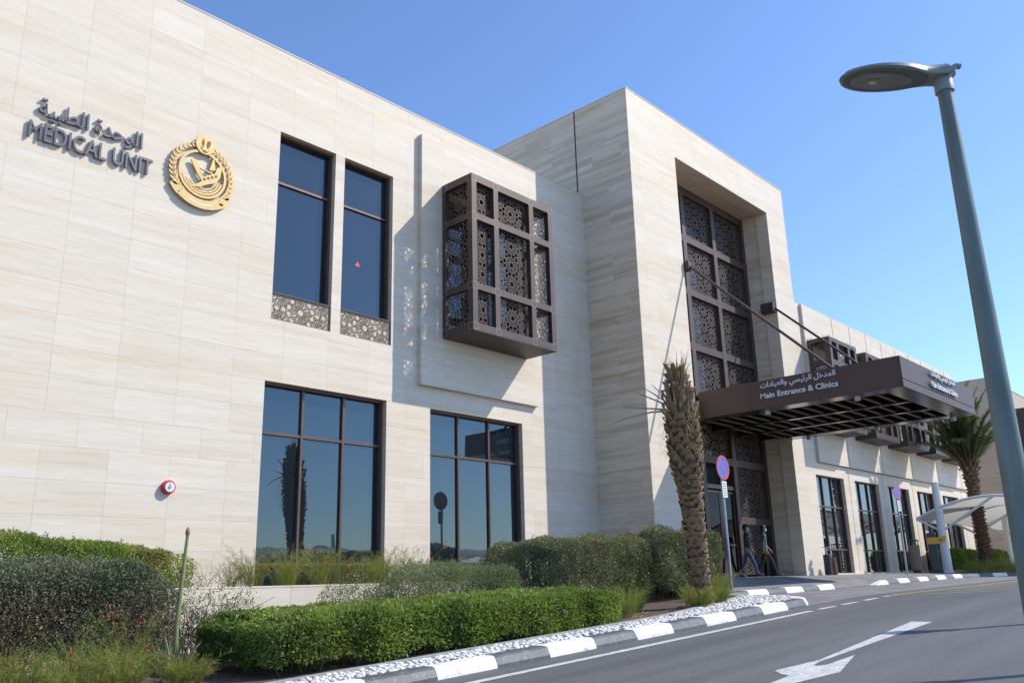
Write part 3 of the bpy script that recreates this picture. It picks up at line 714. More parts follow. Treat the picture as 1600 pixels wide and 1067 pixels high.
def lattice_mesh(W, Hh, sp=0.66, bw=0.015, th=0.010, ox=0, oz=0, mat='lattice'):
    key = (round(W, 3), round(Hh, 3), sp, bw, ox, oz, mat)
    if key in LAT: return LAT[key]
    m = MB(); seen = set()
    for i, (p, q) in enumerate(lattice_segments(sp, W, Hh, ox, oz)):
        kk = tuple(sorted([(round(p[0], 3), round(p[1], 3)), (round(q[0], 3), round(q[1], 3))]))
        if kk in seen: continue
        seen.add(kk)
        dx, dz = q[0]-p[0], q[1]-p[1]; L_ = math.hypot(dx, dz)
        if L_ < .004: continue
        nx_, nz_ = -dz/L_*bw/2, dx/L_*bw/2; ex, ez = dx/L_*bw*.3, dz/L_*bw*.3
        t = th/2+random.uniform(0, .0012)
        P = []
        for y in (-t, t):
            P += [(p[0]-ex+nx_, y, p[1]-ez+nz_), (p[0]-ex-nx_, y, p[1]-ez-nz_), (q[0]+ex-nx_, y, q[1]+ez-nz_), (q[0]+ex+nx_, y, q[1]+ez+nz_)]
        m.add(P, [(0, 1, 2, 3), (7, 6, 5, 4), (0, 4, 5, 1), (2, 6, 7, 3), (1, 5, 6, 2), (3, 7, 4, 0)])
    t = th*.7
    m.box(-W/2, W/2, -t, t, Hh/2-.018, Hh/2+.002); m.box(-W/2, W/2, -t, t, -Hh/2-.002, -Hh/2+.018)
    m.box(-W/2-.002, -W/2+.018, -t, t, -Hh/2+.018, Hh/2-.018); m.box(W/2-.018, W/2+.002, -t, t, -Hh/2+.018, Hh/2-.018)
    LAT[key] = m.mesh('lattice_panel', mat); return LAT[key]

def node_marks(m, cx, cz, w, frame, mi=1):
    """thin pale joint lines round each node plate of the frame"""
    e = w/2; t = .006
    for a, b, c, d in ((-e-t, -e+t, -e, e), (e-t, e+t, -e, e), (-e, e, -e-t, -e+t), (-e, e, e-t, e+t)):
        m.prism([(cx+a, cz+c), (cx+b, cz+c), (cx+b, cz+d), (cx+a, cz+d)], -.004, .01, frame, mi)

# --- the lattice bay (a part with frames and panels as sub-parts), local origin: bottom left corner of the front
def bay(x0, zb, yf, yb, Wd, Ht, colw, rowh, fw, sp, name='lattice_bay', detail=True):
    m = MB(); T = 0.14
    front = lambda u, v, d: (x0+u, yf+d, zb+v)
    side = lambda u, v, d: (x0+d, yf+u, zb+v)
    side2 = lambda u, v, d: (x0+Wd-d, yf+u, zb+v)
    D = yb-yf
    # frame grid: positions
    xs = [0]; 
    for c in colw: xs += [xs[-1]+fw, xs[-1]+fw+c]
    xs.append(xs[-1]+fw)
    zs = [0]
    for r_ in rowh: zs += [zs[-1]+fw, zs[-1]+fw+r_]
    zs.append(zs[-1]+fw)
    holes = [(xs[2*i+1], xs[2*i+2], zs[2*j+1], zs[2*j+2]) for i in range(len(colw)) for j in range(len(rowh))]
    for a, b, c, d in rects(0, Wd, 0, Ht, holes):
        m.prism([(a, c), (b, c), (b, d), (a, d)], 0, T, front)
    sideh = [(fw, D-fw*.7, zs[2*j+1], zs[2*j+2]) for j in range(len(rowh))]
    for fr in (side, side2):
        for a, b, c, d in rects(T, D, 0, Ht, sideh):
            P = [(a, c), (b, c), (b, d), (a, d)]
            m.prism(P if fr is side2 else P[::-1], 0, T*.8, fr)
    # bottom and top plates, inner dark rebate
    m.box(x0+.004, x0+Wd-.004, yf+.004, yb, zb-.03, zb-.001); m.box(x0+.004, x0+Wd-.004, yf+.004, yb, zb+Ht+.001, zb+Ht+.03)
    m.box(x0+T, x0+Wd-T, yf+T, yb, zb+.001, zb+.12); m.box(x0+T, x0+Wd-T, yf+T, yb, zb+Ht-.12, zb+Ht-.001)
    if detail:
        for i in range(len(colw)+1):
            for j in range(len(rowh)+1): node_marks(m, xs[2*i]+fw/2, zs[2*j]+fw/2, fw, lambda u, v, d: (x0+u, yf-.001+d*.4, zb+v))
        for j in range(len(rowh)+1):
            node_marks(m, fw/2, zs[2*j]+fw/2, fw, lambda u, v, d: (x0-.001+d*.4, yf+u, zb+v)); node_marks(m, D-fw/2, zs[2*j]+fw/2, fw, lambda u, v, d: (x0-.001+d*.4, yf+u, zb+v))
        m.box(x0+Wd*.62, x0+Wd*.62+.012, yf+.01, yb, zb-.034, zb-.029, 1)
    root = m.build(name, ['bronze', 'bronze_light'], HB)
    # rebate frames inside each opening and lattice panels
    for (a, b, c, d) in holes:
        me = lattice_mesh(b-a+.06, d-c+.06, sp, bw=sp*.022)
        link(me, 'lattice_panel', root, (x0+(a+b)/2, yf+T+.012, zb+(c+d)/2))
    for (a, b, c, d) in sideh:
        me = lattice_mesh(b-a+.06, d-c+.06, sp, bw=sp*.022)
        for xx in (x0+T*.8+.012, x0+Wd-T*.8-.012):
            link(me, 'lattice_panel', root, (xx, yf+(a+b)/2, zb+(c+d)/2), (0, 0, PI/2))
    return root
bay(14.81, 6.23, 14.90, W_L-.142, 3.31, 4.33, [.66, 1.27, .66], [.92, 1.78, .91], .19-.01, 0.55)
for n in range(5):
    bay(33.18+3.79*n, 5.5, 13.15, W_R-.122, 2.73, 3.67, [.46, .93, .46], [.72, 1.40, .75], .22 if True else .2, 0.66, detail=(n == 0))

# --- lattice aprons under the two tall windows
for (a, b, c, d) in UP:
    m = MB(); m.box(a, b, W_L+.048, W_L+.5, c, c+.60); w = m.build('apron', 'reveal', HB)
    me = lattice_mesh(b-a-.01, .60, 0.62, bw=.011, th=.010, ox=0, oz=0)
    link(me, 'lattice_panel', w, ((a+b)/2, W_L+.03, c+.31))
    MB().box(a+.004, b-.004, W_L+.01, W_L+.125, c+.612, c+.64).build('sill', 'bronze', w)

# --- portal screen inside the deep opening
YS = 15.30
def portal():
    cols = [24.17, 26.30, 28.50, 30.96]; fw = .26
    rows = [-0.05, 1.9, 3.95, 6.02, 7.95, 10.02, 12.10, 14.05]
    m = MB()
    for i, c in enumerate(cols):
        m.bbox(c-fw/2 if i else c, (c+fw/2) if i < 3 else c+.08, YS, YS+.22, -0.05, 14.22, .006)
    for j, r_ in enumerate(rows[1:]):
        for a, b in zip(cols, cols[1:]):
            if j == 0 and b < 29: continue
            m.bbox(a+fw/2 if a > 25 else a+fw, b-fw/2, YS+.006, YS+.21, r_-fw/2, r_+fw/2 if r_ < 14 else 14.21, .006)
    for c in cols[1:3]:
        for r_ in rows[2:]:
            node_marks(m, c, r_, fw, lambda u, v, d: (u, YS-.001+d*.4, v))
    sc = m.build('entrance_screen', ['bronze', 'bronze_light'], HB)
    for a, b in zip(cols, cols[1:]):
        a2 = a+fw/2 if a > 25 else a+fw; b2 = b-fw/2
        for j in range(1, len(rows)-1 if True else 0):
            if rows[j] < 3.9 and b < 29: continue
            c, d = rows[j]+fw/2, rows[j+1]-fw/2
            link(lattice_mesh(b2-a2+.02, d-c+.02, 0.62, bw=.017), 'lattice_panel', sc, ((a2+b2)/2, YS+.14, (c+d)/2))
        if b > 29: link(lattice_mesh(b2-a2-.9, 1.7, 0.62, bw=.017), 'lattice_panel', sc, ((a2+b2)/2-.2, YS+.14, .9))
    MB().box(24.2, 31.0, YS+.42, YS+.44, 3.9, 14.2).build('glass_wall', 'glass', sc)
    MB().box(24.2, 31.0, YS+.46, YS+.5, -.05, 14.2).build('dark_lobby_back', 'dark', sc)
    # glazed sliding doors between the left mullions
    for a, b in ((24.35, 26.17), (26.43, 27.39), (27.41, 28.36)):
        f = MB(); y = YS+.1
        f.bbox(a, a+.06, y, y+.05, -.04, 2.9, .004); f.bbox(b-.06, b, y, y+.05, -.04, 2.9, .004); f.bbox(a+.06, b-.06, y, y+.05, 2.82, 2.9, .004); f.bbox(a+.06, b-.06, y, y+.05, -.04, .12, .004)
        f.bbox(a+.06, b-.06, y+.01, y+.04, 1.02, 1.07, .004)
        dr = f.build('door', 'frame', HB)
        MB().box(a+.06, b-.06, y+.02, y+.03, .12, 2.82).build('pane', 'glass_door', dr)
    MB().bbox(24.35, 28.36, YS+.05, YS+.2, 2.95, 3.1, .006).build('door_header', 'frame', HB)
portal()
m = MB(); m.box(24.1, 31.1, 14.5, 15.85, -0.4, -.045); m.build('threshold', 'concrete', HB)
flush_tiles()

# ------------------------------------------------------------------ text
def text_mesh(body, size, ext, off=0.0):
    c = bpy.data.curves.new('t', 'FONT'); c.body = body; c.size = size; c.extrude = ext; c.offset = off; c.resolution_u = 4
    o = bpy.data.objects.new('t', c); C.objects.link(o); bpy.context.view_layer.update()
    me = bpy.data.meshes.new_from_object(o.evaluated_get(bpy.context.evaluated_depsgraph_get()))
    bpy.data.objects.remove(o); bpy.data.curves.remove(c); return me
def bounds(me):
    n = len(me.vertices); a = np.empty(n*3); me.vertices.foreach_get('co', a); a = a.reshape(-1, 3); return a.min(0), a.max(0)
def fit(me, u0, u1, v0, v1, frame, mat, only_w=None):
    """scale the flat text into the rectangle and map it with frame(u,v,d)"""
    lo, hi = bounds(me)
    for v in me.vertices:
        u = u0+(v.co.x-lo[0])/(hi[0]-lo[0])*(u1-u0); w = v0+(v.co.y-lo[1])/(hi[1]-lo[1])*(v1-v0); d = -v.co.z
        v.co = frame(u, w, d)
    me.materials.clear(); me.materials.append(M[mat]); me.update(); return me
def word_letters(body, u0, u1, v0, v1, ext, off, frame, mat, parent, name='letter'):
    """each Latin letter is a mesh of its own"""
    full = text_mesh(body, 1, ext, off); lo, hi = bounds(full); sx = (u1-u0)/(hi[0]-lo[0]); sy = (v1-v0)/(hi[1]-lo[1])
    for i, ch in enumerate(body):
        if ch == ' ': continue
        p = text_mesh(body[:i+1], 1, ext, off); _, ph = bounds(p); s_ = text_mesh(ch, 1, ext, off); sl, sh = bounds(s_)
        shift = ph[0]-sh[0]
        if ch == 'M': s_ = text_mesh(ch, 1, ext, 0.0)   # its thin joints fold over when emboldened
        for v in s_.vertices:
            v.co = frame(u0+(v.co.x+shift-lo[0])*sx, v0+(v.co.y-lo[1])*sy, -v.co.z)
        s_.materials.clear(); s_.materials.append(M[mat]); s_.update()
        link(s_, name, parent)
AR_UNIT = [[0xFE8D, 0xFEDF, 0xFEEE, 0xFEA3, 0xFEAA, 0xFE93], [0xFE8D, 0xFEDF, 0xFEC4, 0xFE92, 0xFEF4, 0xFE94]]
AR_MAIN = [[0xFE8D, 0xFEDF, 0xFEE4, 0xFEAA, 0xFEA7, 0xFEDE], [0xFE8D, 0xFEDF, 0xFEAE, 0xFE8B, 0xFEF4, 0xFEB4, 0xFEF2], [0xFEED, 0xFE8D, 0xFEDF, 0xFECC, 0xFEF4, 0xFE8E, 0xFEA9, 0xFE8D, 0xFE95]]
def arabic(words, u0, u1, v0, v1, ext, off, frame, mat, parent):
    """first word stands rightmost"""
    strs = [''.join(chr(c) for c in reversed(w)) for w in words][::-1]
    mes = [text_mesh(s_, 1, ext, off) for s_ in strs]; bs = [bounds(m_) for m_ in mes]
    gap = .30; tot = sum(b[1][0]-b[0][0] for b in bs)+gap*(len(bs)-1); sx = (u1-u0)/tot
    lo = min(b[0][1] for b in bs); hi = max(b[1][1] for b in bs); sy = (v1-v0)/(hi-lo); x = 0
    for me, b in zip(mes, bs):
        for v in me.vertices: v.co = frame(u0+(x+v.co.x-b[0][0])*sx, v0+(v.co.y-lo)*sy, -v.co.z)
        me.materials.clear(); me.materials.append(M[mat]); me.update(); link(me, 'arabic_word', parent); x += b[1][0]-b[0][0]+gap
sg = thing('wall_lettering', (5.7, 16.1, 8.1), 'grey raised letters reading MEDICAL UNIT under an Arabic line, high on the stone wall', 'sign', wc=True)
fW = lambda u, v, d: (u, 16.155+d, v)
word_letters('MEDICAL UNIT', 4.50, 6.84, 8.14, 8.50, .024, .009, fW, 'letter_grey', sg)
arabic(AR_UNIT, 4.63, 6.60, 8.56, 9.02, .024, .010, fW, 'letter_grey', sg)
sg = thing('canopy_side_lettering', (24.38, 10.8, 5.2), 'white letters reading Main Entrance & Clinics on the dark side of the canopy', 'sign', wc=True)
fS = lambda u, v, d: (24.372+d, 24.0-u, v)
word_letters('Main Entrance & Clinics', 24-12.01, 24-9.56, 5.225, 5.40, .008, .026, fS, 'letter_white', sg)
arabic(AR_MAIN, 24-11.98, 24-9.60, 5.47, 5.74, .008, .020, fS, 'letter_white', sg)
sg = thing('canopy_front_lettering', (27.9, 7.75, 5.2), 'white letters reading Main Entrance & Clinics on the sunlit front of the canopy', 'sign', wc=True)
fF = lambda u, v, d: (u, 7.715+d, v)
word_letters('Main Entrance & Clinics', 26.67, 29.10, 5.235, 5.42, .02, .022, fF, 'letter_white', sg)
arabic(AR_MAIN, 26.75, 29.0, 5.50, 5.76, .02, .018, fF, 'letter_white', sg)

# ------------------------------------------------------------------ emblem
def emblem():
    r = thing('gold_emblem', (7.92, 16.1, 7.78), 'round gold emblem with laurel wreath, bird and blank ribbon on the wall beside the letters', 'emblem', wc=True)
    cx, cz = 7.92, 8.56
    fr = lambda u, v, d: (cx+u, 16.14+d*.7, cz+v)
    def arc(rr, a0, a1, n, ox=0, oz=0): return [(ox+rr*math.cos(math.radians(a0+(a1-a0)*i/n)), oz+rr*math.sin(math.radians(a0+(a1-a0)*i/n))) for i in range(n+1)]
    m = MB(); m.ringp(arc(.545, 0, 354, 59), arc(.49, 0, 354, 59), -.03, .03, fr)
    for k, (ro, ri, a0, a1, oz) in enumerate(((.47, .425, 195, 350, .0), (.41, .375, 205, 352, .0), (.35, .32, 215, 345, -.0))):
        m.ringp(arc(ro, a0, a1, 24), arc(ri, a0+5, a1-5, 24), -.02+.004*k, .02, fr, 0, closed=False)
    m.build('ring', 'gold', r)
    # wreath leaves
    for side in (1, -1):
        m = MB()
        for i in range(15):
            t = i/14; a = math.radians(-118+side*0+ (t*178)) if side < 0 else math.radians(-62-(t*178))
            # left branch runs clockwise from bottom to top, right branch mirrored
            ang = math.radians(238-t*132) if side > 0 else math.radians(-58+t*132)
            L_ = .17*(1-.45*t); rr = .665
            base = Vector((rr*math.cos(ang), rr*math.sin(ang))); tang = Vector((math.sin(ang), -math.cos(ang)))*(1 if side > 0 else -1)
            for o in (1, -1):
                out = Vector((math.cos(ang), math.sin(ang)))*o
                d = (tang*.86+out*.5).normalized(); nrm = Vector((-d.y, d.x))
                p0 = base+out*.008; P = [p0, p0+d*L_*.35+nrm*L_*.17, p0+d*L_*.75+nrm*L_*.13, p0+d*L_, p0+d*L_*.75-nrm*L_*.13, p0+d*L_*.35-nrm*L_*.17]
                m.prism([tuple(p) for p in P], -.03-.002*(i % 2), .02, fr)
        m.ringp(arc(.672, 238, 112, 30) if side > 0 else arc(.672, -58, 68, 30), arc(.655, 238, 112, 30) if side > 0 else arc(.655, -58, 68, 30), -.015, .025, fr, 0, closed=False)
        m.build('laurel_branch', 'gold', r)
    # top roundel
    m = MB(); cc = arc(.215, 0, 348, 29, 0, .68); m.prism(cc, -.055, .03, fr)
    for s_ in ([(-.05, .60), (-.09, .72), (-.05, .83), (-.02, .72)], [(.04, .78), (.02, .68), (.06, .60), (.11, .70), (.12, .79), (.07, .80)],
               [(-.10, .62), (-.05, .585), (-.10, .55)], [(.0, .57), (.03, .53), (.10, .57), (.04, .50), (-.03, .50), (-.09, .55), (-.02, .55)]):
        m.prism(s_, -.060, -.05, fr, 1)
    m.build('roundel', ['gold', 'gold_dark'], r)
    # ribbon
    m = MB(); m.ringp(arc(.86, 232, 303, 20, 0, .06), arc(.66, 232, 303, 20, 0, .06), -.06, -.01, fr, 0, closed=False)
    m.ringp(arc(.83, 212, 238, 8, 0, .02), arc(.66, 208, 236, 8, 0, .02), -.03, .02, fr, 0, closed=False)
    m.ringp(arc(.83, 298, 326, 8, 0, .02), arc(.66, 300, 330, 8, 0, .02), -.03, .02, fr, 0, closed=False)
    m.ringp(arc(.775, 248, 288, 14, 0, .06), arc(.755, 248, 288, 14, 0, .06), -.064, -.05, fr, 1, closed=False)
    m.build('ribbon', ['gold', 'white'], r)
    # bird
    S = 0.00188
    tr = lambda P: [((x-575)*S*1.0, (528-y)*S+ (x-575)*S*0.32) for x, y in P]
    m = MB()
    m.prism(tr([(425, 345), (470, 350), (520, 400), (540, 440), (535, 500), (590, 560), (650, 540), (720, 520), (740, 450), (775, 430), (800, 470), (790, 560), (740, 640), (640, 655), (560, 680), (450, 680), (430, 662), (530, 640), (570, 610), (510, 520), (470, 440), (440, 380)]), -.028, .02, fr)
    m.prism(tr([(688, 325), (700, 330), (725, 480), (650, 475), (670, 400)]), -.024, .02, fr)
    m.prism(tr([(530, 450), (545, 445), (700, 520), (690, 530)]), -.034, .02, fr)
    m.prism(tr([(545, 655), (600, 720), (585, 722), (530, 670)]), -.024, .02, fr)
    for q in range(4):
        p = tr([(600+45*q, 590-12*q)])[0]; m.prism(arc(.032, 0, 315, 7, p[0], p[1]), -.034, -.027, fr, 1)
    m.build('bird', ['gold', 'gold_dark'], r)
emblem()

# fire alarm sounder
r = thing('fire_alarm_bell', (7.74, 16.15, 1.91), 'small round red and white fire alarm bell on the stone wall', 'fire alarm', wc=True)
def disc(m, cx, cz, ro, y0, y1, mi=0, n=28):
    m.prism([(cx+ro*math.cos(2*PI*k/n), cz+ro*math.sin(2*PI*k/n)) for k in range(n)], y0, y1, lambda u, v, d: (u, d, v), mi)
m = MB(); disc(m, 7.74, 1.91, .135, 16.13, 16.2); disc(m, 7.74, 1.91, .12, 16.10, 16.129); m.build('backplate', 'sign_red', r)
m = MB(); disc(m, 7.74, 1.91, .092, 16.085, 16.099); disc(m, 7.74, 1.91, .03, 16.07, 16.084, 1); m.box(7.73, 7.75, 16.078, 16.084, 1.93, 1.98, 1); m.build('dome', ['sign_white', 'galv'], r)
m = MB(); m.prism([(12.20, 7.67), (12.37, 7.67), (12.285, 7.81)], 16.438, 16.444, lambda u, v, d: (u, d, v))
m.build('window_sticker', 'sticker', label='small red triangle sticker on the second tall window', cat='sticker')

# ------------------------------------------------------------------ entrance canopy
def canopy():
    r = thing('entrance_canopy', (27.7, 14.1, 4.9), 'dark bronze flat canopy over the main entrance with slatted underside and hanging rods', 'canopy', wc=True)
    X0, X1, Y0, Y1, Z0, Z1 = 24.40, 31.10, 7.80, 15.28, 4.92, 5.80
    m = MB()      # side fascias in panels with a fine joint
    for a, b in ((Y0+.02, 10.165), (10.171, 12.335), (12.341, 14.18)): m.bbox(X0, X0+.05, a, b, Z0, Z1, .004)
    m.build('side_fascia', 'canopy', r)
    m = MB(); m.bbox(X1-.05, X1, Y0+.02, 14.18, Z0, Z1, .004); m.build('side_fascia', 'canopy', r)
    m = MB(); m.bbox(X0, X1, Y0-.03, Y0+.018, Z0+.235, Z1, .004); m.bbox(X0, X1, Y0-.03, Y0+.018, Z0, Z0+.215, .004); m.box(X0+.02, X1-.02, Y0-.01, Y0+.015, Z0+.215, Z0+.235, 1)
    m.build('front_fascia', ['canopy', 'black'], r)
    m = MB(); m.box(X0+.05, X1-.05, Y0+.02, Y1, Z1-.12, Z1-.06); m.build('roof_deck', 'bronze', r)
    m = MB()      # perimeter soffit
    m.box(X0+.05, X0+.62, Y0+.02, 14.19, Z0+.002, Z0+.03); m.box(X1-.62, X1-.05, Y0+.02, 14.19, Z0+.002, Z0+.03)
    m.box(X0+.62, X1-.62, Y0+.02, Y0+.62, Z0+.002, Z0+.03)
    m.build('soffit', 'soffit', r)
    bx = [X0+.62, 26.95, 28.75, X1-.62]
    for x in bx[1:3]:
        MB().bbox(x-.09, x+.09, Y0+.62, 15.2, Z0+.004, Z0+.34, .006).build('beam', 'soffit', r)
    for x in (bx[0], bx[3]):
        MB().box(x-.02, x+.02, Y0+.62, 15.2, Z0+.031, Z1-.13).build('beam', 'soffit', r)
    ys = [Y0+.62+.46*k for k in range(1, 14)]
    for i, (a, b) in enumerate(((bx[0]+.02, bx[1]-.09), (bx[1]+.09, bx[2]-.09), (bx[2]+.09, bx[3]-.02))):
        for k, y in enumerate(ys):
            y += .2*(i % 2); 
            mm = MB(); mm.bar((a, y, Z0+.10), (b, y, Z0+.10), .06, .17, (0, 1.0, 1)); mm.build('slat', 'bronze', r)
    for x, ys2 in ((X0+.33, (9.2, 12.0)), (X1-.33, (8.4, 10.9, 13.4))):
        for y in ys2: MB().lathe([(.085, -.13), (.09, -.12), (.09, .0), (.07, .01)], (x, y, Z0-.006), 16).build('downlight', 'galv', r, smooth=True)
    # hanging rods with brackets
    for x in (24.30, 31.0-.1):
        a = Vector((x, 14.08 if x < 25 else 14.25, 10.15)); b = Vector((24.62 if x < 25 else 30.9, 9.77, 5.83))
        MB().tube([a, b], .045, 12).build('tie_rod', 'bronze', r, smooth=True)
        mm = MB(); mm.bbox(b.x-.12, b.x+.12, b.y-.16, b.y+.16, Z1-.06, Z1+.04, .006); mm.build('rod_base', 'bronze', r)
        if x < 25: MB().bbox(24.19, 24.40, 14.02, 14.28, 9.98, 10.32, .01).build('wall_bracket', 'bronze', r)
        else: MB().bbox(30.72, 31.045, 14.22, 14.75, 9.97, 10.36, .01).build('wall_bracket', 'bronze', r)
canopy()

# ------------------------------------------------------------------ planter wall
pw = thing('planter_wall', (6, 13.6, -1), 'low pale stone planter wall below the ground floor windows', 'wall', wc=True)
m = MB(); m.box(-8, 20.9, 13.64, 13.84, -1.9, .0); m.build('core', 'backing', pw)
x = -7.3; k = 0
while x < 20.8:
    e = min(x+1.8, 20.9)
    MB().bbox(x+.002, e-.002, 13.60, 13.639, H(x)-.3, .0, .002).build('stone_panel', 'stone', pw)
    MB().bbox(x+.002, e-.002, 13.595, 13.86, .001, .035, .004).build('coping', 'stone', pw)
    x = e
sheet('planter_soil', -8, 21.3, 13.86, 16.19, 'soil', 0, lambda x, y: -0.06, kind='structure')

# ------------------------------------------------------------------ vegetation
def waves(P, seed, f=1.5, n=7):
    r_ = np.random.default_rng(seed); o = np.zeros(len(P))
    for i in range(n):
        k = r_.normal(size=3)*f*(1+.6*i); o += np.sin(P @ k + r_.uniform(0, 6.28))/(1+.5*i)
    return o/2.2
def leaf_quads(P, N, L_, W_, droop=0.0, spread=1.0, seed=1):
    r_ = np.random.default_rng(seed); n = len(P)
    d = r_.normal(size=(n, 3))*spread + N*0.9; d[:, 2] -= droop; d /= np.linalg.norm(d, axis=1)[:, None]
    q = r_.normal(size=(n, 3))+N*.5; s = np.cross(d, q); s /= np.linalg.norm(s, axis=1)[:, None]+1e-9
    nn = np.cross(s, d)
    l = L_*r_.uniform(.6, 1.25, n)[:, None]; w = W_*r_.uniform(.7, 1.2, n)[:, None]
    mid = P+d*l*.45-nn*l*.05
    return np.stack([P, mid+s*w/2, P+d*l, mid-s*w/2], 1)
def hedge_points(n, bx, lump=.10, seed=1, p=7, thick=.16, zcut=None, round_=None):
    r_ = np.random.default_rng(seed); x0, x1, y0, y1, z0, z1 = bx
    U = r_.uniform(-1, 1, size=(n, 3))
    # uniform over the faces
    ax = np.array([(y1-y0)*(z1-z0), (x1-x0)*(z1-z0), (x1-x0)*(y1-y0)*.62]); ax /= ax.sum()
    c = r_.choice(3, n, p=ax); sg_ = np.where(r_.uniform(size=n) < .5, -1, 1); sg_[c == 2] = np.where(r_.uniform(size=(c == 2).sum()) < .9, 1, -1)
    U[np.arange(n), c] = sg_
    mm = (np.abs(U)**p).sum(1)**(1/p); N = np.sign(U)*np.abs(U/mm[:, None])**(p-1); N /= np.linalg.norm(N, axis=1)[:, None]+1e-9
    S = np.array([(x1-x0)/2, (y1-y0)/2, (z1-z0)/2]); P = U/mm[:, None]*S+np.array([(x0+x1)/2, (y0+y1)/2, (z0+z1)/2])
    dep = r_.exponential(thick*.45, n)
    P = P+N*(waves(P, seed+5, 2.2)*lump+waves(P, seed+9, 9)*lump*.35-dep+thick*.3)[:, None]
    return P, N
def hedge(name, label, cat, bx, n, mat, L_, W_, seed, lump=.1, thick=.16, p=7, group=None, gaps=0.0, stems=60, ragged=.12, slope=None, ground=None, droop=0, sprigs=0, hue=None, core=0.06):
    x0, x1, y0, y1, z0, z1 = bx
    P, N = hedge_points(n, bx, lump, seed, p, thick); r_ = np.random.default_rng(seed+77)
    nc = int(n*core); pc = r_.uniform([x0+.12, y0+.12, z0+.1], [x1-.12, y1-.12, z1-.08], size=(nc, 3))
    P = np.concatenate([P, pc]); N = np.concatenate([N, r_.normal(size=(nc, 3))*.5])
    if slope is not None: P[:, 2] += slope(P[:, 0])
    low = z0+(slope(P[:, 0]) if slope is not None else 0)
    keep = P[:, 2] > low+ragged*(1+waves(P*[1, 1, 0], seed+3, 3.5))
    if gaps > 0: keep &= waves(P, seed+21, 4.5, 6) > (-1.2+gaps*1.2-.5*(P[:, 2]-low))
    P, N = P[keep], N[keep]
    if sprigs:
        idx = r_.choice(len(P), sprigs); 
        ex = [];
        for i in idx:
            if N[i, 2] < .4: continue
            hgt = r_.uniform(.04, .16); k = 10
            q = P[i]+np.array([0, 0, 1])*np.linspace(0, hgt, k)[:, None]+r_.normal(size=(k, 3))*.015; ex.append(q)
        if ex: E_ = np.concatenate(ex); P = np.concatenate([P, E_]); N = np.concatenate([N, np.tile([[0, 0, 1.]], (len(E_), 1))])
    Q = leaf_quads(P, N, L_, W_, droop, 1.0, seed)
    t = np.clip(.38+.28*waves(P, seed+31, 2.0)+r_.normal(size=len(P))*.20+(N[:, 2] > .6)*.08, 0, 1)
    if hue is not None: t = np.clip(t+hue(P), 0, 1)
    root = thing(name, ((x0+x1)/2, (y0+y1)/2, ground if ground is not None else z0-.2), label, cat, group, wc=True)
    cloud('foliage', Q, t, mat, root)
    m = MB(); gz = ground
    for i in range(stems):
        x = random.uniform(x0+.1, x1-.1); y = random.uniform(y0+.12, y1-.12)
        g = (gz if gz is not None else H(x)+.08); zt = z0+(z1-z0)*random.uniform(.35, .8)+(slope(np.array([x]))[0] if slope is not None else 0)
        a = Vector((x, y, g)); b = Vector((x+random.uniform(-.15, .15), y+random.uniform(-.15, .15), (g+zt)/2)); c = Vector((b.x+random.uniform(-.25, .25), b.y+random.uniform(-.2, .2), zt))
        m.tube([a, b, c], [.012, .009, .005], 5, cap=False)
        for q in range(3):
            d = b.lerp(c, random.random()); m.tube([d, d+Vector((random.uniform(-.25, .25), random.uniform(-.25, .25), random.uniform(.05, .25)))], [.006, .003], 4, cap=False)
    m.build('stems', 'stem', root, kind='stuff')
    return root
sl = lambda a, b: (lambda x: a*(x-b))
# bright clipped hedge beside the kerb
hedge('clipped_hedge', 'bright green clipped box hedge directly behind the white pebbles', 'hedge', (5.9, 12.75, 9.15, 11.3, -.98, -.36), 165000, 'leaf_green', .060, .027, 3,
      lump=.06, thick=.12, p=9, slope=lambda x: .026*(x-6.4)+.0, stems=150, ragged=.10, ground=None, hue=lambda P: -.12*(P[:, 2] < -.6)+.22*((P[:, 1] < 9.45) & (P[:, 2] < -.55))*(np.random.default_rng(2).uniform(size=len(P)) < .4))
# left green hedge on the planter
hedge('clipped_hedge', 'long green hedge on the planter against the left stone wall, browner at its right end', 'hedge', (-1.0, 7.35, 14.0, 15.3, -.05, .78), 95000, 'leaf_green', .052, .024, 4,
      lump=.09, thick=.14, p=7, stems=60, ragged=.02, ground=-.06, slope=lambda x: -.028*(x-4)*(x > 4)-.12*(np.clip(x-6.4, 0, 1)), hue=lambda P: .35*np.clip((P[:, 0]-5.2)/1.5, 0, 1), sprigs=120)
# purple grey hedge at left
hedge('purple_grey_hedge', 'dark purple grey small leaved hedge in the left foreground', 'hedge', (-1.0, 5.72, 11.2, 12.7, -.92, .27), 170000, 'leaf_grey', .040, .024, 5,
      lump=.12, thick=.34, p=6, gaps=.2, core=.22, stems=150, ragged=.16, slope=lambda x: -.012*(x-3)-.1*np.clip(x-4.9, 0, 2), sprigs=150, hue=lambda P: .34*(P[:, 2] < -.1)-.10*(P[:, 2] > .12))
# olive hedge behind the palm
hedge('olive_hedge', 'tall olive green hedge behind the bare palm trunk, left lower half', 'hedge', (12.6, 17.3, 11.3, 12.7, -.52, .72), 90000, 'leaf_olive', .040, .020, 6,
      lump=.11, thick=.22, p=6, gaps=.12, core=.2, stems=120, ragged=.22, slope=lambda x: .035*(x-14), sprigs=150)
hedge('olive_hedge', 'tallest olive green hedge between the bare palm trunk and the entrance walkway', 'hedge', (16.9, 19.6, 11.0, 12.6, -.40, 1.03), 75000, 'leaf_olive', .040, .020, 8,
      lump=.13, thick=.20, p=6, gaps=.08, core=.2, stems=80, ragged=.22, slope=lambda x: .05*(x-18), sprigs=150)
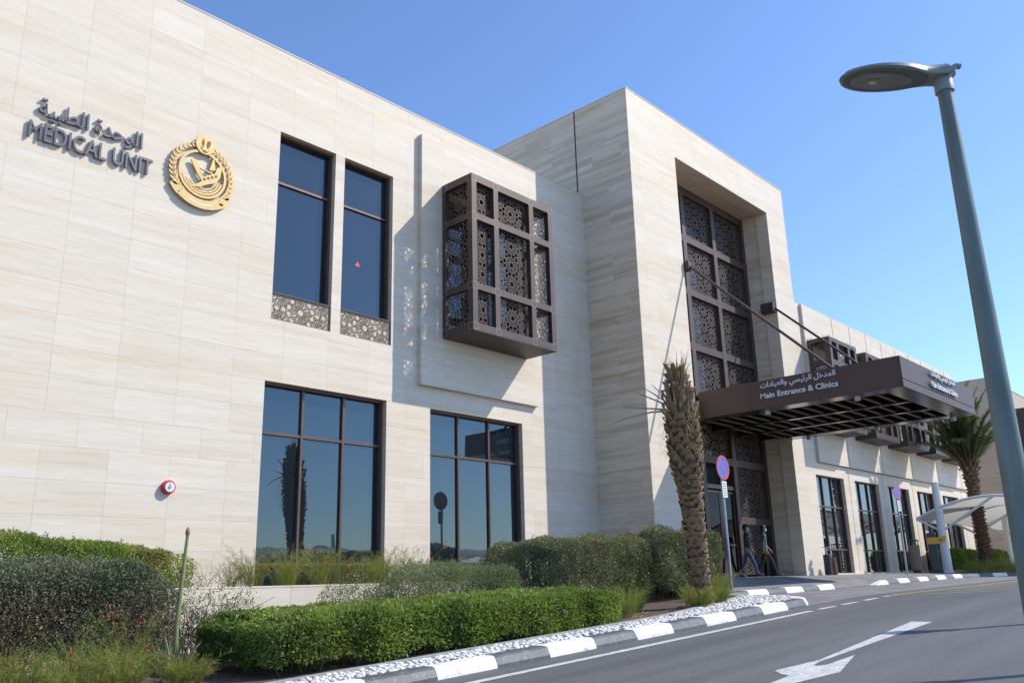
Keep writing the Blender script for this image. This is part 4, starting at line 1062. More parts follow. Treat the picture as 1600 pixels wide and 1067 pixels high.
# sage shrubs between
hedge('sage_shrub', 'loose pale sage green shrub between the clipped hedge and the planter wall', 'shrub', (9.6, 12.6, 11.2, 12.5, -.78, .22), 42000, 'leaf_sage', .034, .016, 9,
      lump=.16, thick=.30, p=3.2, gaps=.25, stems=90, ragged=.05, sprigs=420, slope=lambda x: .09*(x-11))
hedge('sage_shrub', 'thin see-through grey green shrub left of the clipped hedge, before the planter wall', 'shrub', (5.9, 7.3, 11.6, 12.6, -.95, -.02), 3800, 'leaf_sage', .034, .019, 10,
      lump=.22, thick=.45, p=2.6, gaps=.2, stems=60, ragged=.02, sprigs=70)
hedge('sage_shrub', 'small sage green shrub just showing over the clipped hedge below the first large window', 'shrub', (8.6, 10.0, 11.6, 12.5, -.85, -.10), 9000, 'leaf_sage', .034, .016, 12,
      lump=.2, thick=.35, p=2.6, gaps=.2, stems=40, ragged=.02, sprigs=160)

def strands(clumps, per, Lr, mat, name, label, seed, width=.006, needles=9, group=None, cat='plant', flowers=0, arch=.55):
    r_ = np.random.default_rng(seed); Q = []; T = []; FL = MB()
    for (cx, cy, cz, rad, hh) in clumps:
        n = int(per*rad/.3)
        for i in range(n):
            a = r_.uniform(0, 2*PI); rr = rad*math.sqrt(r_.uniform())*.55; b = np.array([cx+rr*math.cos(a), cy+rr*math.sin(a), cz])
            out = np.array([math.cos(a), math.sin(a), 0])*r_.uniform(.1, 1)*arch*1.2; L_ = hh*r_.uniform(.5, 1.15); up = np.array([0, 0, 1.])
            prev = b; K = 6; tid = r_.uniform(.1, .9)
            for k in range(1, K+1):
                t = k/K; p = b+up*L_*(t-.30*arch*t**3)+out*L_*t**2+r_.normal(size=3)*.006
                d = p-prev; s_ = np.cross(d, r_.normal(size=3)); s_ /= np.linalg.norm(s_)+1e-9; w = width*(1.1-t*.6)
                Q.append([prev-s_*w/2, prev+s_*w/2, p+s_*w/2*.8, p-s_*w/2*.8]); T.append(tid)
                if t > .25:
                    for _ in range(needles):
                        c_ = prev+d*r_.uniform(); e = r_.normal(size=3); e /= np.linalg.norm(e); e = e*.8+d/np.linalg.norm(d)*.8; l = r_.uniform(.03, .085)
                        s2 = np.cross(e, r_.normal(size=3)); s2 /= np.linalg.norm(s2)+1e-9
                        Q.append([c_-s2*.0015, c_+s2*.0022, c_+e*l+s2*.001, c_+e*l-s2*.001]); T.append(min(1, max(0, tid+r_.normal()*.12)))
                prev = p
            if flowers and r_.uniform() < flowers:
                for _ in range(4):
                    q = prev+r_.normal(size=3)*.03; FL.tube([tuple(q), tuple(q+np.array([r_.normal()*.01, r_.normal()*.01, -.03]))], [.004, .009], 5)
    Q = np.array(Q); T = np.array(T); c0 = clumps[0]
    root = thing(name, (c0[0], c0[1], c0[2]), label, cat, group, wc=True)
    cloud('fronds', Q, T, mat, root)
    if FL.f: FL.build('flowers', 'flower', root, kind='stuff')
    return root
# fine plants on the planter
cl = []
for i in range(26):
    x = 8.3+i*.17*1.0; cl.append((x+random.uniform(-.1, .1), 14.25+random.uniform(-.25, .45), -.06, .24, random.uniform(.55, .95)))
strands(cl, 46, 1, 'needle', 'coral_plant', 'row of feathery green coral plants along the planter under the first large window', 21, needles=7, flowers=.02, cat='plants')
cl = [(7.75, 14.5, -.06, .22, .72), (8.1, 14.3, -.06, .22, .62)]
strands(cl, 22, 1, 'needle', 'coral_plant', 'thin straggly brownish plant on the planter beside the green hedge end', 22, needles=4, flowers=0, cat='plant')
cl = [(12.9+i*.3, 14.4, -.06, .22, .5+.1*(i % 2)) for i in range(5)]
strands(cl, 30, 1, 'needle', 'coral_plant', 'feathery plants on the planter between the two large windows', 23, needles=6, cat='plants', flowers=.02)
G1 = lambda x: H(x)+.10
cl = [(x, y, G1(x), .34, h_) for x, y, h_ in ((3.4, 10.7, .62), (3.75, 10.45, .5), (4.1, 10.6, .55), (4.45, 10.3, .62), (4.35, 9.9, .48), (3.9, 9.95, .45), (3.3, 10.2, .5), (4.7, 10.5, .5), (5.0, 9.75, .42))]
strands(cl, 70, 1, 'needle', 'coral_plant', 'fine arching yellow green coral plant with red flowers in the bottom left corner', 24, needles=9, flowers=.012, arch=.7)
cl = [(3.5, 11.0, G1(3.5), .3, .85), (4.9, 10.9, G1(4.9), .3, .95), (4.2, 10.7, G1(4.2), .2, 1.0)]
strands(cl, 45, 1, 'needle', 'coral_plant', 'taller coral plant with red blooms before the purple grey hedge', 25, needles=7, flowers=.05, arch=.6)
cl = [(13.4, 9.6, G1(13.4), .3, .5), (13.8, 9.9, G1(13.8), .3, .55)]
strands(cl, 60, 1, 'needle', 'coral_plant', 'brownish feathery plant at the right end of the clipped hedge', 26, needles=7)
for j, (x, y, r_, h_, lab) in enumerate(((14.3, 10.2, .34, .55, 'small feathery plant on bare soil left of the palm foot'), (15.0, 9.12, .38, .46, 'feathery yellow green plant at the foot of the bare palm'), (15.95, 9.28, .38, .46, 'feathery yellow green plant just right of the bare palm foot'), (17.4, 10.2, .48, .62, 'feathery plant at the tip of the pebble bed by the kerb end'))):
    strands([(x, y, G1(x), r_, h_), (x+.3, y+.1, G1(x), r_*.8, h_*.8)], 80, 1, 'needle', 'coral_plant', lab, 30+j, needles=9, flowers=.0, arch=.6)
# dry twigs on the soil
m = MB()
for i in range(46):
    x = random.uniform(13.0, 17.0); y = random.uniform(9.0, 9.8); a = random.uniform(-.6, .6); L_ = random.uniform(.15, .6)
    m.tube([(x, y, G1(x)+.01), (x+L_*.5*math.cos(a), y+L_*.5*math.sin(a), G1(x)+random.uniform(.02, .06)), (x+L_*math.cos(a), y+L_*math.sin(a), G1(x)+.02)], [.006, .005, .003], 5)
m.build('dry_twigs', 'stalk_dry', kind='stuff', label='dry twigs scattered on the soil behind the pebbles', cat='twigs')

# yucca with a tall flower stalk
def yucca():
    bx_, by = 5.2, 10.35; g = G1(bx_)
    r = thing('yucca', (bx_, by, g), 'yucca rosette with one tall green flower stalk in the left foreground', 'plant', wc=True)
    m = MB(); pts = [(bx_+.02, by, g), (bx_+.0, by, -.4), (bx_+.03, by, .15), (bx_+.06, by+.01, .66)]
    m.tube(pts, [.034, .030, .024, .019], 12)
    for k in range(9):
        z = -.7+k*.15; a = k*2.4; c = Vector((bx_+.02, by, z)); o = Vector((math.cos(a), math.sin(a), 0))
        m.add([c+o*.026+Vector((-o.y, o.x, 0))*.016, c+o*.026-Vector((-o.y, o.x, 0))*.016, c+o*.036+Vector((0, 0, .09))], [(0, 1, 2), (2, 1, 0)], 1)
    m.lathe([(.022, 0), (.03, .02), (.024, .06), (.006, .10)], (bx_+.06, by+.01, .655), 10, 1)
    m.build('flower_stalk', ['stalk', 'stalk_dry'], r, smooth=True)
    me = None
    for k in range(46):
        a = k*2.39996; el = math.radians(28+58*((k % 23)/23)); L_ = random.uniform(.45, .72); P = []
        d0 = Vector((math.cos(a)*math.cos(el), math.sin(a)*math.cos(el), math.sin(el))); s_ = Vector((-math.sin(a), math.cos(a), 0)); mm = MB()
        for q in range(6):
            t = q/5; w = .016*(1-t**2)+.001; c = Vector((bx_, by, g+.05))+d0*L_*t+Vector((0, 0, -.16*t*t*L_)); P += [c-s_*w, c+Vector((0, 0, -.006)), c+s_*w]
        F = []
        for q in range(5):
            for h_ in (0, 1): F.append((q*3+h_, q*3+h_+1, q*3+h_+4, q*3+h_+3))
        mm.add(P, F, tid=random.uniform(.1, .95)); mm.build('leaf', 'yucca', r, smooth=True)
yucca()

# ------------------------------------------------------------------ palms
def boot_mesh(w, h, d, mats=('boot', 'boot_cut'), jag=0.0):
    """old leaf base: shield shape, thick cut top that leans out. local: x tangential, y outward (-y is into trunk), z up"""
    m = MB(); P = []
    prof = [(-.08, -.5, .95), (d*.35, -.15, 1.0), (d*.85, .25, .80), (d, .5, .62)]
    for (y, z, ww) in prof:
        for u in (-1, -.55, 0, .55, 1): P.append((u*w/2*ww, y-abs(u)**2*d*.55, z*h+(1-abs(u))*jag*h*.3))
    n = len(prof)
    for u in (-1, -.55, 0, .55, 1): P.append((u*w/2*.58, -.04, .42*h+(1-abs(u))*jag*h*.2))
    F = []; Mi = []
    for i in range(n):
        for k in range(4): F.append((i*5+k, i*5+k+1, i*5+5+k+1, i*5+5+k)); Mi.append(1 if i == n-1 else 0)
    for f_, mi in zip(F, Mi): m.add(P if not m.v else [], [f_] if not m.v else [], mi) if not m.v else (m.f.append(f_), m.m.append(mi), m.t.append(0.0))
    return m.mesh('leaf_base', list(mats))
def palm_trunk(root, base, prof, spacing, per, h, w, d, mats, seed, core='fibre', tilt=25, upper=None):
    """prof: list of (z, radius, x offset)"""
    rr = random.Random(seed); zs = [p[0] for p in prof]
    R_ = lambda z: float(np.interp(z, zs, [p[1] for p in prof])); OX = lambda z: float(np.interp(z, zs, [p[2] for p in prof]))
    m = MB(); m.tube([(OX(z), 0, z) for z in np.linspace(zs[0], zs[-1], 26)], [R_(z)*.9 for z in np.linspace(zs[0], zs[-1], 26)], 18)
    tr = m.build('trunk', core, root, smooth=True)
    vars_ = [boot_mesh(w*a, h*b, d*c, mats, j) for a, b, c, j in ((1, 1, 1, .4), (.92, 1.15, .8, .9), (1.08, .85, 1.2, .2), (1.0, 1.3, .9, .6))]
    up = [boot_mesh(w*a, h*b, d*c, mats, j) for a, b, c, j in ((.55, 2.6, 1.4, .5), (.65, 2.1, 1.6, .9), (.5, 3.2, 1.2, .3))] if upper else None
    z = zs[0]+.04; row = 0; cnt = 0
    while z < zs[-1] and cnt < 297:
        for k in range(per):
            if cnt >= 297: break
            a = 2*PI*(k+.5*(row % 2))/per+rr.uniform(-.09, .09)+row*.12; r_ = R_(z)-.02+rr.uniform(-.012, .012)
            use = up if (up and z > upper) else vars_
            o = link(rr.choice(use), 'leaf_base', tr)
            lean = math.radians(tilt+rr.uniform(-10, 10)) if use is vars_ else math.radians(rr.uniform(6, 42))
            # +y outward -> rotate about z by a-90deg, lean outward about local x
            o.rotation_euler = (-lean*.6, rr.uniform(-.12, .12), a-PI/2)
            o.location = (OX(z)+math.cos(a)*r_, math.sin(a)*r_, z+rr.uniform(-.03, .03)); s_ = rr.uniform(.88, 1.18); o.scale = (s_, s_, s_); cnt += 1
        z += spacing if not (up and z > upper) else spacing*1.35; row += 1
    return tr
def ribbon_leaf(m, b, d, L_, w, droop, tid, n=5):
    b = Vector(b); d = Vector(d).normalized(); s_ = d.cross(Vector((0, 0, 1)));
    if s_.length < .05: s_ = Vector((1, 0, 0))
    s_.normalize(); P = []
    for q in range(n):
        t = q/(n-1); c = b+d*L_*t+Vector((0, 0, -droop*L_*t*t)); ww = w*(1-t**1.5)+.001; P += [c-s_*ww, c+s_*ww]
    m.add(P, [(q*2, q*2+1, q*2+3, q*2+2) for q in range(n-1)], tid=tid)
def bare_palm():
    x, y = 15.46, 9.36; g = G1(x)
    r = thing('bare_palm', (x, y, g), 'bare date palm without a crown, rough stubbed trunk beside the pebbles', 'palm tree')
    tr = palm_trunk(r, g, [(0, .175, .14), (.6, .172, .11), (1.6, .195, .05), (2.3, .24, -.01), (2.9, .345, -.06), (3.7, .335, -.12), (4.25, .20, -.17), (4.7, .11, -.19)], .122, 8, .15, .235, .055, ('boot', 'boot_cut'), 3, upper=3.7, tilt=13)
    # fibre shreds, short upright stubs and dry leaflets round the top
    m = MB(); rr = random.Random(4)
    for i in range(560):
        a = rr.uniform(0, 2*PI); z = rr.uniform(2.9, 4.55); rad = float(np.interp(z, [2.9, 3.4, 3.9, 4.5], [.36, .34, .27, .18]))
        b = (-.13+math.cos(a)*rad*.9, math.sin(a)*rad*.9, z); L_ = rr.uniform(.08, .42)
        ribbon_leaf(m, b, (math.cos(a)*.5, math.sin(a)*.5, rr.uniform(.3, 1.1)), L_, rr.uniform(.004, .010), rr.uniform(.2, 1.6), rr.random())
    for i in range(170):
        a = rr.uniform(0, 2*PI); b = (-.18+math.cos(a)*.12, math.sin(a)*.12, rr.uniform(4.35, 4.7)); 
        ribbon_leaf(m, b, (math.cos(a)*rr.uniform(.1, .5), math.sin(a)*rr.uniform(.1, .5), 1), rr.uniform(.25, .75), rr.uniform(.006, .016), rr.uniform(-.1, .9), rr.random())
    m.build('dry_leaves', 'dry', r)
    for i in range(16):
        a = i*2.4; mm = MB(); b = Vector((-.15+math.cos(a)*.21, math.sin(a)*.21, 3.85+.03*i)); e = b+Vector((math.cos(a)*.05, math.sin(a)*.05, rr.uniform(.2, .42)))
        mm.tube([b, b.lerp(e, .5)+Vector((math.cos(a), math.sin(a), 0))*.02, e], [.035, .026, .014], 7, 0); mm.build('stub', 'boot_cut', r, smooth=True)
    for (dx, dy, dz, L_, dr) in ((-.80, .60, .50, 1.25, .10), (-.70, .55, .72, 1.0, .12), (-.85, .62, .06, 1.45, .02), (-.85, .6, -.0, 1.75, .25), (-.5, .5, .9, .8, .1), (.7, .3, .8, .5, .2)):
        d = Vector((dx, dy, dz)).normalized(); b = Vector((-.25, 0, 3.9)); mm = MB()
        mm.tube([b+d*L_*t+Vector((0, 0, -dr*L_*t*t)) for t in (0, .33, .66, 1)], [.028, .018, .012, .006], 6)
        mm.build('dead_frond', 'boot_cut', r)
    return r
bare_palm()
def leafy_palm():
    x, y = 43.0, 11.35; g = -.05
    r = thing('leafy_palm', (x, y, g), 'leafy date palm with upright tied crown beyond the canopy, on the far planted island', 'palm tree')
    palm_trunk(r, g, [(0, .36, .12), (.8, .27, .1), (2.2, .24, .02), (3.4, .25, -.08), (4.3, .33, -.12), (5.0, .30, -.16)], .165, 9, .15, .24, .07, ('boot_red', 'boot'), 9, upper=4.2)
    # one frond mesh, shared
    def frond(seed, L_, dr):
        rr = random.Random(seed); m = MB(); pts = [Vector((L_*t*(.14+.30*t), 0, L_*t*(1-dr*t*t))) for t in np.linspace(0, 1, 13)]
        m.tube(pts, [.035*(1-.85*i/12) for i in range(13)], 5, 0, False)
        for i in range(180):
            t = .16+.84*i/180; k = min(11, int(t*12)); p = pts[k].lerp(pts[k+1], t*12-k); d = (pts[k+1]-pts[k]).normalized()
            for s_ in (1, -1):
                l = (.20+.34*math.sin(min(1, t*1.1)*PI))*rr.uniform(.8, 1.15); v = d*.9+Vector((0, s_*.75, 0))+Vector((rr.uniform(-.3, .3), rr.uniform(-.2, .2), rr.uniform(-.3, .25)))
                ribbon_leaf(m, p, v, l, .014, .25, rr.random(), 3)
        return m.mesh('frond', ['frond'])
    F = [frond(1, 3.3, .18), frond(2, 3.0, .30), frond(3, 3.5, .10), frond(4, 2.8, .42)]
    rr = random.Random(8)
    for i in range(64):
        a = i*2.39996; t = i/64; o = link(F[i % 4], 'frond', r, (-.16+math.cos(a)*.12, math.sin(a)*.12, 4.4+.5*(1-t)*.8))
        lean = math.radians(-24+52*t**1.2+rr.uniform(-5, 5)); o.rotation_euler = Matrix.Rotation(a, 3, 'Z').to_euler(); 
        o.rotation_euler = (Matrix.Rotation(a, 3, 'Z') @ Matrix.Rotation(lean, 3, 'Y') @ Matrix.Rotation(rr.uniform(-.5, .5), 3, 'Z')).to_euler(); s_ = rr.uniform(.85, 1.12); o.scale = (s_, s_, s_)
leafy_palm()
hedge('clipped_hedge', 'low green hedge behind the leafy palm on the far island', 'hedge', (42.6, 52.0, 12.4, 13.6, .05, .85), 26000, 'leaf_green', .09, .045, 41, lump=.1, stems=5, ragged=.02, ground=-.1)
strands([(40.3+i*.55, 11.2-.28*i, -.2, .7, .55+.1*(i % 3)) for i in range(9)], 40, 1, 'needle', 'coral_plant', 'row of low feathery plants around the leafy palm foot', 42, width=.014, needles=5, cat='plants')

# ------------------------------------------------------------------ street lamps
def street_lamp():
    r = thing('street_lamp', (7.498, 1.682, H(7.5)), 'tall grey green street lamp with flat teardrop head, nearest to the camera', 'street lamp', 'street lamps by the road')
    hgt = 4.165-H(7.5)
    m = MB(); m.tube([(0, 0, 0), (0, 0, .5), (0, 0, hgt*.5), (0, 0, hgt-.06)], [.108, .104, .084, .060], 28)
    m.build('pole', 'pole', r, smooth=True)
    m = MB(); m.lathe([(.20, 0), (.20, .02), (.12, .03), (.115, .12)], (0, 0, 0), 24); m.box(-.004, .065, -.112, -.09, .6, 1.0)
    m.build('base_plate', 'pole', r, smooth=True)
    # head: local frame, a = along, b = sideways
    A = Vector((-.56, .66, .03)).normalized(); Bv = A.cross(Vector((0, 0, 1))).normalized(); U = Bv.cross(A).normalized(); o = Vector((0, 0, hgt))
    L_ = .90
    m = MB(); secs = []; n = 20
    def sect(t):   # half width, height top, height bottom
        w = .215*(math.sin(min(1, (t+.02)/.62)*PI/2)**.9 if t < .62 else math.sqrt(max(0, 1-((t-.62)/.385)**2)))
        return max(w, .004)
    N = 22; V = []; 
    for i in range(N+1):
        t = i/N; w = .055+(sect(t)-.055*(1-t)) if t < .15 else sect(t); w = max(.004, .125*(1-min(1, t/.35))+sect(t)*min(1, t/.35)) if t < .35 else sect(t); th = .105*(1-.66*t)*min(1, (1-t)/.06+.15)
        c = o+A*(L_*t-.02)
        ring = [(-1, -.2), (-.97, .25), (-.8, .62), (-.45, .92), (0, 1.0), (.45, .92), (.8, .62), (.97, .25), (1, -.2), (.93, -.32), (0, -.34), (-.93, -.32)]
        V += [c+Bv*(u*w)+U*(v*th) for u, v in ring]
    K = 12; F = []; Mi = []
    for i in range(N):
        for k in range(K):
            j = (k+1) % K; F.append((i*K+k, i*K+K+k, i*K+K+j, i*K+j)); 
    F += [tuple(range(K)), tuple(reversed(range(N*K, N*K+K)))]
    m.add(V, F); hd = m.build('lamp_head', 'lamp_head', r, smooth=True)
    m = MB()
    # underside plate, raised rim of the lens and LED window
    def und(t, u, off): return o+A*(L_*t-.02)+Bv*u-U*(off+.34*.105*(1-.66*t))
    def plate(t0, t1, ws, off, th, mi):
        P = []; nn = 28; tc, wt = (t0+t1)/2, (t1-t0)/2
        for s_ in (0, th):
            for k in range(nn):
                a = 2*PI*k/nn; P.append(und(tc+wt*math.cos(a), ws*math.sin(a)*(1+.15*math.cos(a)), off+s_))
        F = [tuple(range(nn)), tuple(reversed(range(nn, 2*nn)))]+[(k, (k+1) % nn, nn+(k+1) % nn, nn+k) for k in range(nn)]
        m.add(P, F, mi)
    plate(.16, .97, .175, .001, .008, 0); plate(.32, .90, .125, .009, .006, 1); plate(.35, .87, .113, .015, .004, 2)
    m.build('diffuser', ['lamp_under', 'lamp_head', 'lens'], hd)
    mm = MB()
    P = [und(t, u, .0195+s_) for s_ in (0, .008) for t, u in ((.64, -.045), (.76, -.045), (.76, .045), (.64, .045))]; mm.add(P, [(0, 1, 2, 3), (7, 6, 5, 4), (0, 4, 5, 1), (1, 5, 6, 2), (2, 6, 7, 3), (3, 7, 4, 0)], 0)
    P = [und(t, u, .028+s_) for s_ in (0, .005) for t, u in ((.665, -.02), (.72, -.02), (.72, .02), (.665, .02))]; mm.add(P, [(0, 1, 2, 3), (7, 6, 5, 4), (0, 4, 5, 1), (1, 5, 6, 2), (2, 6, 7, 3), (3, 7, 4, 0)], 1)
    mm.build('led_module', ['lamp_head', 'led'], hd)
    m = MB(); m.lathe([(.068, -.16), (.078, -.155), (.078, -.02), (.07, .0)], tuple(o), 24)
    for s_ in (1, -1):
        a = o+Bv*s_*.055-A*.03+U*.03; m.bar(a, a-A*.085+U*.04, .028, .045, tuple(U)); m.bar(a-A*.08+U*.035, a-A*.11+U*.03, .045, .03, tuple(U))
    m.bar(o+A*.02, o-A*.09+U*.01, .10, .05, tuple(U)); m.build('spigot', 'lamp_head', r, smooth=True)
    return r
SL = street_lamp()
for (x, y, lab, rz) in ((17.6, .35, 'second street lamp farther along the road edge, to the right of the picture', 0), (13.3, -.85, 'unseen lamp post added so that its pole shadow crosses the near road', .2)):  # last one is made up, set out of view for its shadow band
    c = copy_tree(SL); c.location = (x, y, H(x)); c['label'] = lab; c.rotation_euler = (0, 0, rz)

# ------------------------------------------------------------------ round no-parking signs
def no_parking(x, y, base, label, zc, rz=0.0, rad=.30):
    r = thing('no_parking_sign', (x, y, base), label, 'road sign', 'round no parking signs', rz=rz)
    h_ = zc-base
    MB().tube([(0, 0, 0), (0, 0, h_+.2)], .038, 14).build('post', 'galv', r, smooth=True)
    f = lambda u, v, d: (u, d-.062, v+h_)
    circ = lambda q, n=36: [(q*math.cos(2*PI*k/n), q*math.sin(2*PI*k/n)) for k in range(n)]
    m = MB(); m.prism(circ(rad), 0, .012, f, 0); m.ringp(circ(rad), circ(rad*.82), -.004, .0, f, 1)
    s_ = math.sqrt(.5); w = .030
    m.prism([(-rad*.8*s_-w*s_, rad*.8*s_-w*s_), (rad*.8*s_-w*s_, -rad*.8*s_-w*s_), (rad*.8*s_+w*s_, -rad*.8*s_+w*s_), (-rad*.8*s_+w*s_, rad*.8*s_+w*s_)], -.003, .0, f, 1)
    m.prism(circ(rad*.98), .0125, .02, f, 2)
    m.build('sign_disc', ['sign_blue', 'sign_red', 'galv'], r)
    m = MB(); m.box(-.115, .115, -.062, -.05, h_-rad-.44, h_-rad-.03, 0)
    rr = random.Random(5)
    for i in range(6):
        z = h_-rad-.09-i*.058; x0 = -.085
        while x0 < .07:
            l = rr.uniform(.015, .04); m.box(x0, min(.09, x0+l), -.0645, -.062, z-.012, z+.006, 1); x0 += l+.014
    m.build('notice_plate', ['sign_white', 'black'], r)
no_parking(20.0, 11.15, walk_h(20, 11.15), 'round blue and red no parking sign on a post beside the bare palm', 2.69, rz=0.0, rad=.315)
no_parking(34.9, 12.0, walk_h(34.9, 12), 'round blue and red no parking sign before the far ground floor windows', 2.72+.27, rz=-.1, rad=.30)

# ------------------------------------------------------------------ litter bin, bollard, ash bins
def bins():
    x, y = 38.3, 12.75; g = walk_h(x, y)
    r = thing('litter_bin', (x, y, g), 'litter bin with upright wooden slats and dark lid near the second window pier', 'litter bin')
    MB().lathe([(.15, 0), (.15, .2), (.13, .21)], (0, 0, 0), 16).build('base', 'bollard', r, smooth=True)
    for k in range(16):
        a = 2*PI*k/16; m = MB(); m.bar((math.cos(a)*.19, math.sin(a)*.19, .12), (math.cos(a)*.20, math.sin(a)*.20, 1.12), .06, .02, (math.cos(a), math.sin(a), 0)); m.build('slat', 'wood', r)
    MB().lathe([(.17, .14), (.17, 1.1)], (0, 0, 0), 16).build('liner', 'black', r)
    m = MB()
    for a in (0, PI/2, PI, 3*PI/2): m.bar((math.cos(a)*.18, math.sin(a)*.18, 1.1), (math.cos(a)*.18, math.sin(a)*.18, 1.28), .03, .03)
    m.lathe([(.22, 1.28), (.22, 1.31), (.15, 1.34)], (0, 0, 0), 20); m.build('lid', 'bollard', r)
    x, y = 38.6, 12.1; g = walk_h(x, y)
    r = thing('bollard', (x, y, g), 'dark square bollard with a yellow sign plate beside the litter bin', 'bollard', rz=-1.15)
    m = MB(); m.bbox(-.26, .26, -.20, .20, 0, .10, .02); m.bbox(-.17, .17, -.12, .12, .10, 1.62, .02); m.build('post', 'bollard', r)
    m = MB(); m.bbox(-.10, .10, -.10, .10, 1.4, 1.62, .005); m.build('cap', 'galv', r, )
    m = MB(); m.bbox(-.20, .16, -.16, -.125, 1.16, 1.43, .006); m.prism([(.16, 1.17), (.46, 1.20), (.54, 1.47), (.16, 1.43)], -.155, -.13, lambda u, v, d: (u, d, v)); m.box(.22, .40, -.158, -.1555, 1.27, 1.35, 1)
    m.build('sign_plate', ['yellow', 'wood'], r)
    for (x, y, lab, mt, h_, rad) in ((31.9, 13.75, 'black cylindrical ash bin with steel top at the corner of the entrance pier', 'black', .72, .14), (32.55, 13.8, 'brown red floor bin just right of the black ash bin', 'boot_red', .62, .11)):
        g = -.05; r = thing('ash_bin', (x, y, g), lab, 'ash bin', 'ash bins at the entrance pier')
        MB().lathe([(rad, 0), (rad, h_), (rad*.93, h_+.01)], (0, 0, 0), 20).build('body', mt, r, smooth=True)
        if mt == 'black':
            m = MB(); m.lathe([(.03, h_+.01), (.03, h_+.26)], (0, 0, 0), 10); m.lathe([(.13, h_+.26), (.13, h_+.285)], (0, 0, 0), 20); m.build('ash_tray', 'galv', r)
        else:
            MB().tube([(-.09, 0, h_), (-.08, 0, h_+.10), (.0, 0, h_+.14), (.08, 0, h_+.1), (.09, 0, h_)], .012, 8).build('handle', mt, r)
bins()

# ------------------------------------------------------------------ white parking shades
def shade(r):
    sp = 5.2; nb = 4
    def rib(x, z=0.0, n=16):
        P = []
        for i in range(n+1):
            t = i/n; P.append(Vector((x, .95-6.5*t, 2.32+z+.78*math.sin(PI*t**.9))))
        return P
    for i in range(nb):
        h_ = 3.85 if i == 0 else 2.75
        m = MB(); m.tube([(sp*i, 0, 0), (sp*i, 0, h_)], [.20, .14], 18); m.lathe([(.30, 0), (.30, .03), (.21, .04)], (sp*i, 0, 0), 16); m.build('column', 'white', r, smooth=True)
        rb = rib(sp*i-.1); MB().tube(rb, .06, 8).build('rib', 'white', r, smooth=True)
        for k in (0, 8): MB().tube([(sp*i, 0, 1.75), rb[k]], .055, 8).build('strut', 'white', r, smooth=True)
        MB().tube([(sp*i, -.02, 1.80), (sp*i+1.9, .6, 2.36)], .045, 8).build('strut', 'white', r, smooth=True)
        if i < nb-1:
            A_, B_ = rib(sp*i-.1, .03), rib(sp*(i+1)-.1, .03); m = MB(); V = []; n = len(A_); K = 10
            for q in range(K+1):
                t = q/K
                for a, b in zip(A_, B_):
                    e = abs(2*(a.y+2.3)/6.5); p = a.lerp(b, t); p.z -= math.sin(PI*t)*.26*(1-.3*e); p.y *= 1-.10*math.sin(PI*t)*(e > .8); V.append(p)
            m.add(V, [(q*n+k, q*n+k+1, q*n+n+k+1, q*n+n+k) for q in range(K) for k in range(n-1)])
            m.build('membrane', 'membrane', r, smooth=True)
S1 = thing('parking_shade', (40.75, 12.3, -.1), 'white vaulted parking shade with white columns beyond the leafy palm', 'parking shade', 'white parking shades')
shade(S1)
for i, (x, lab) in enumerate(((6, 'white parking shade across the road, left'), (22, 'white parking shade across the road, middle'), (38, 'white parking shade across the road, right'))):
    c = copy_tree(S1); c.location = (x, -20, H(x)); c.rotation_euler = (0, 0, .2); c['label'] = lab
hedge('clipped_hedge', 'dark hedge along the far side of the road', 'hedge', (-4, 44, -15.5, -14.0, -1.2, .1), 40000, 'leaf_olive', .14, .08, 61, lump=.15, stems=5, ragged=.02, ground=-1.3, slope=lambda x: .02*(x-10))

# ------------------------------------------------------------------ far building at the right edge
fb = thing('far_building', (75, 20, -.1), 'beige stone hospital block beyond the leafy palm at the right edge', 'building', wc=True)
m = MB(); m.box(60, 110, 14.02, 40, -.3, 11.75); m.build('wall', 'far_wall', fb)
m = MB(); m.box(59.97, 110.03, 13.99, 14.4, 11.751, 11.80); m.box(59.97, 60.3, 14.401, 40, 11.751, 11.80); m.build('roof_edge', 'stone', fb)
for k in range(4):
    for j, (a, b) in enumerate(((1.0, 5.0),)):
        m = MB(); m.box(62.3+7*k, 66.3+7*k, 13.98, 14.018, .2, 4.2); m.build('window', 'glass', fb)
for k in range(4):
    x0 = 63.9+5.2*k; m = MB()
    for a, b, c, d in rects(0, 3.6, 0, 4.2, [(.3+1.05*i, .3+1.05*i+.85, .3+1.3*j, .3+1.3*j+1.1) for i in range(3) for j in range(3)]): m.box(x0+a, x0+b, 12.8, 12.95, 6.0+c, 6.0+d)
    m.box(x0, x0+3.6, 12.95, 14.0, 6.0, 6.15); m.box(x0, x0+3.6, 12.95, 14.0, 10.05, 10.2); m.box(x0, x0+.12, 12.95, 14.0, 6.15, 10.05); m.box(x0+3.48, x0+3.6, 12.95, 14.0, 6.15, 10.05)
    w = m.build('lattice_bay', 'bronze', fb); link(lattice_mesh(3.4, 4.0, 0.9, bw=.05), 'lattice_panel', w, (x0+1.8, 12.97, 8.1))

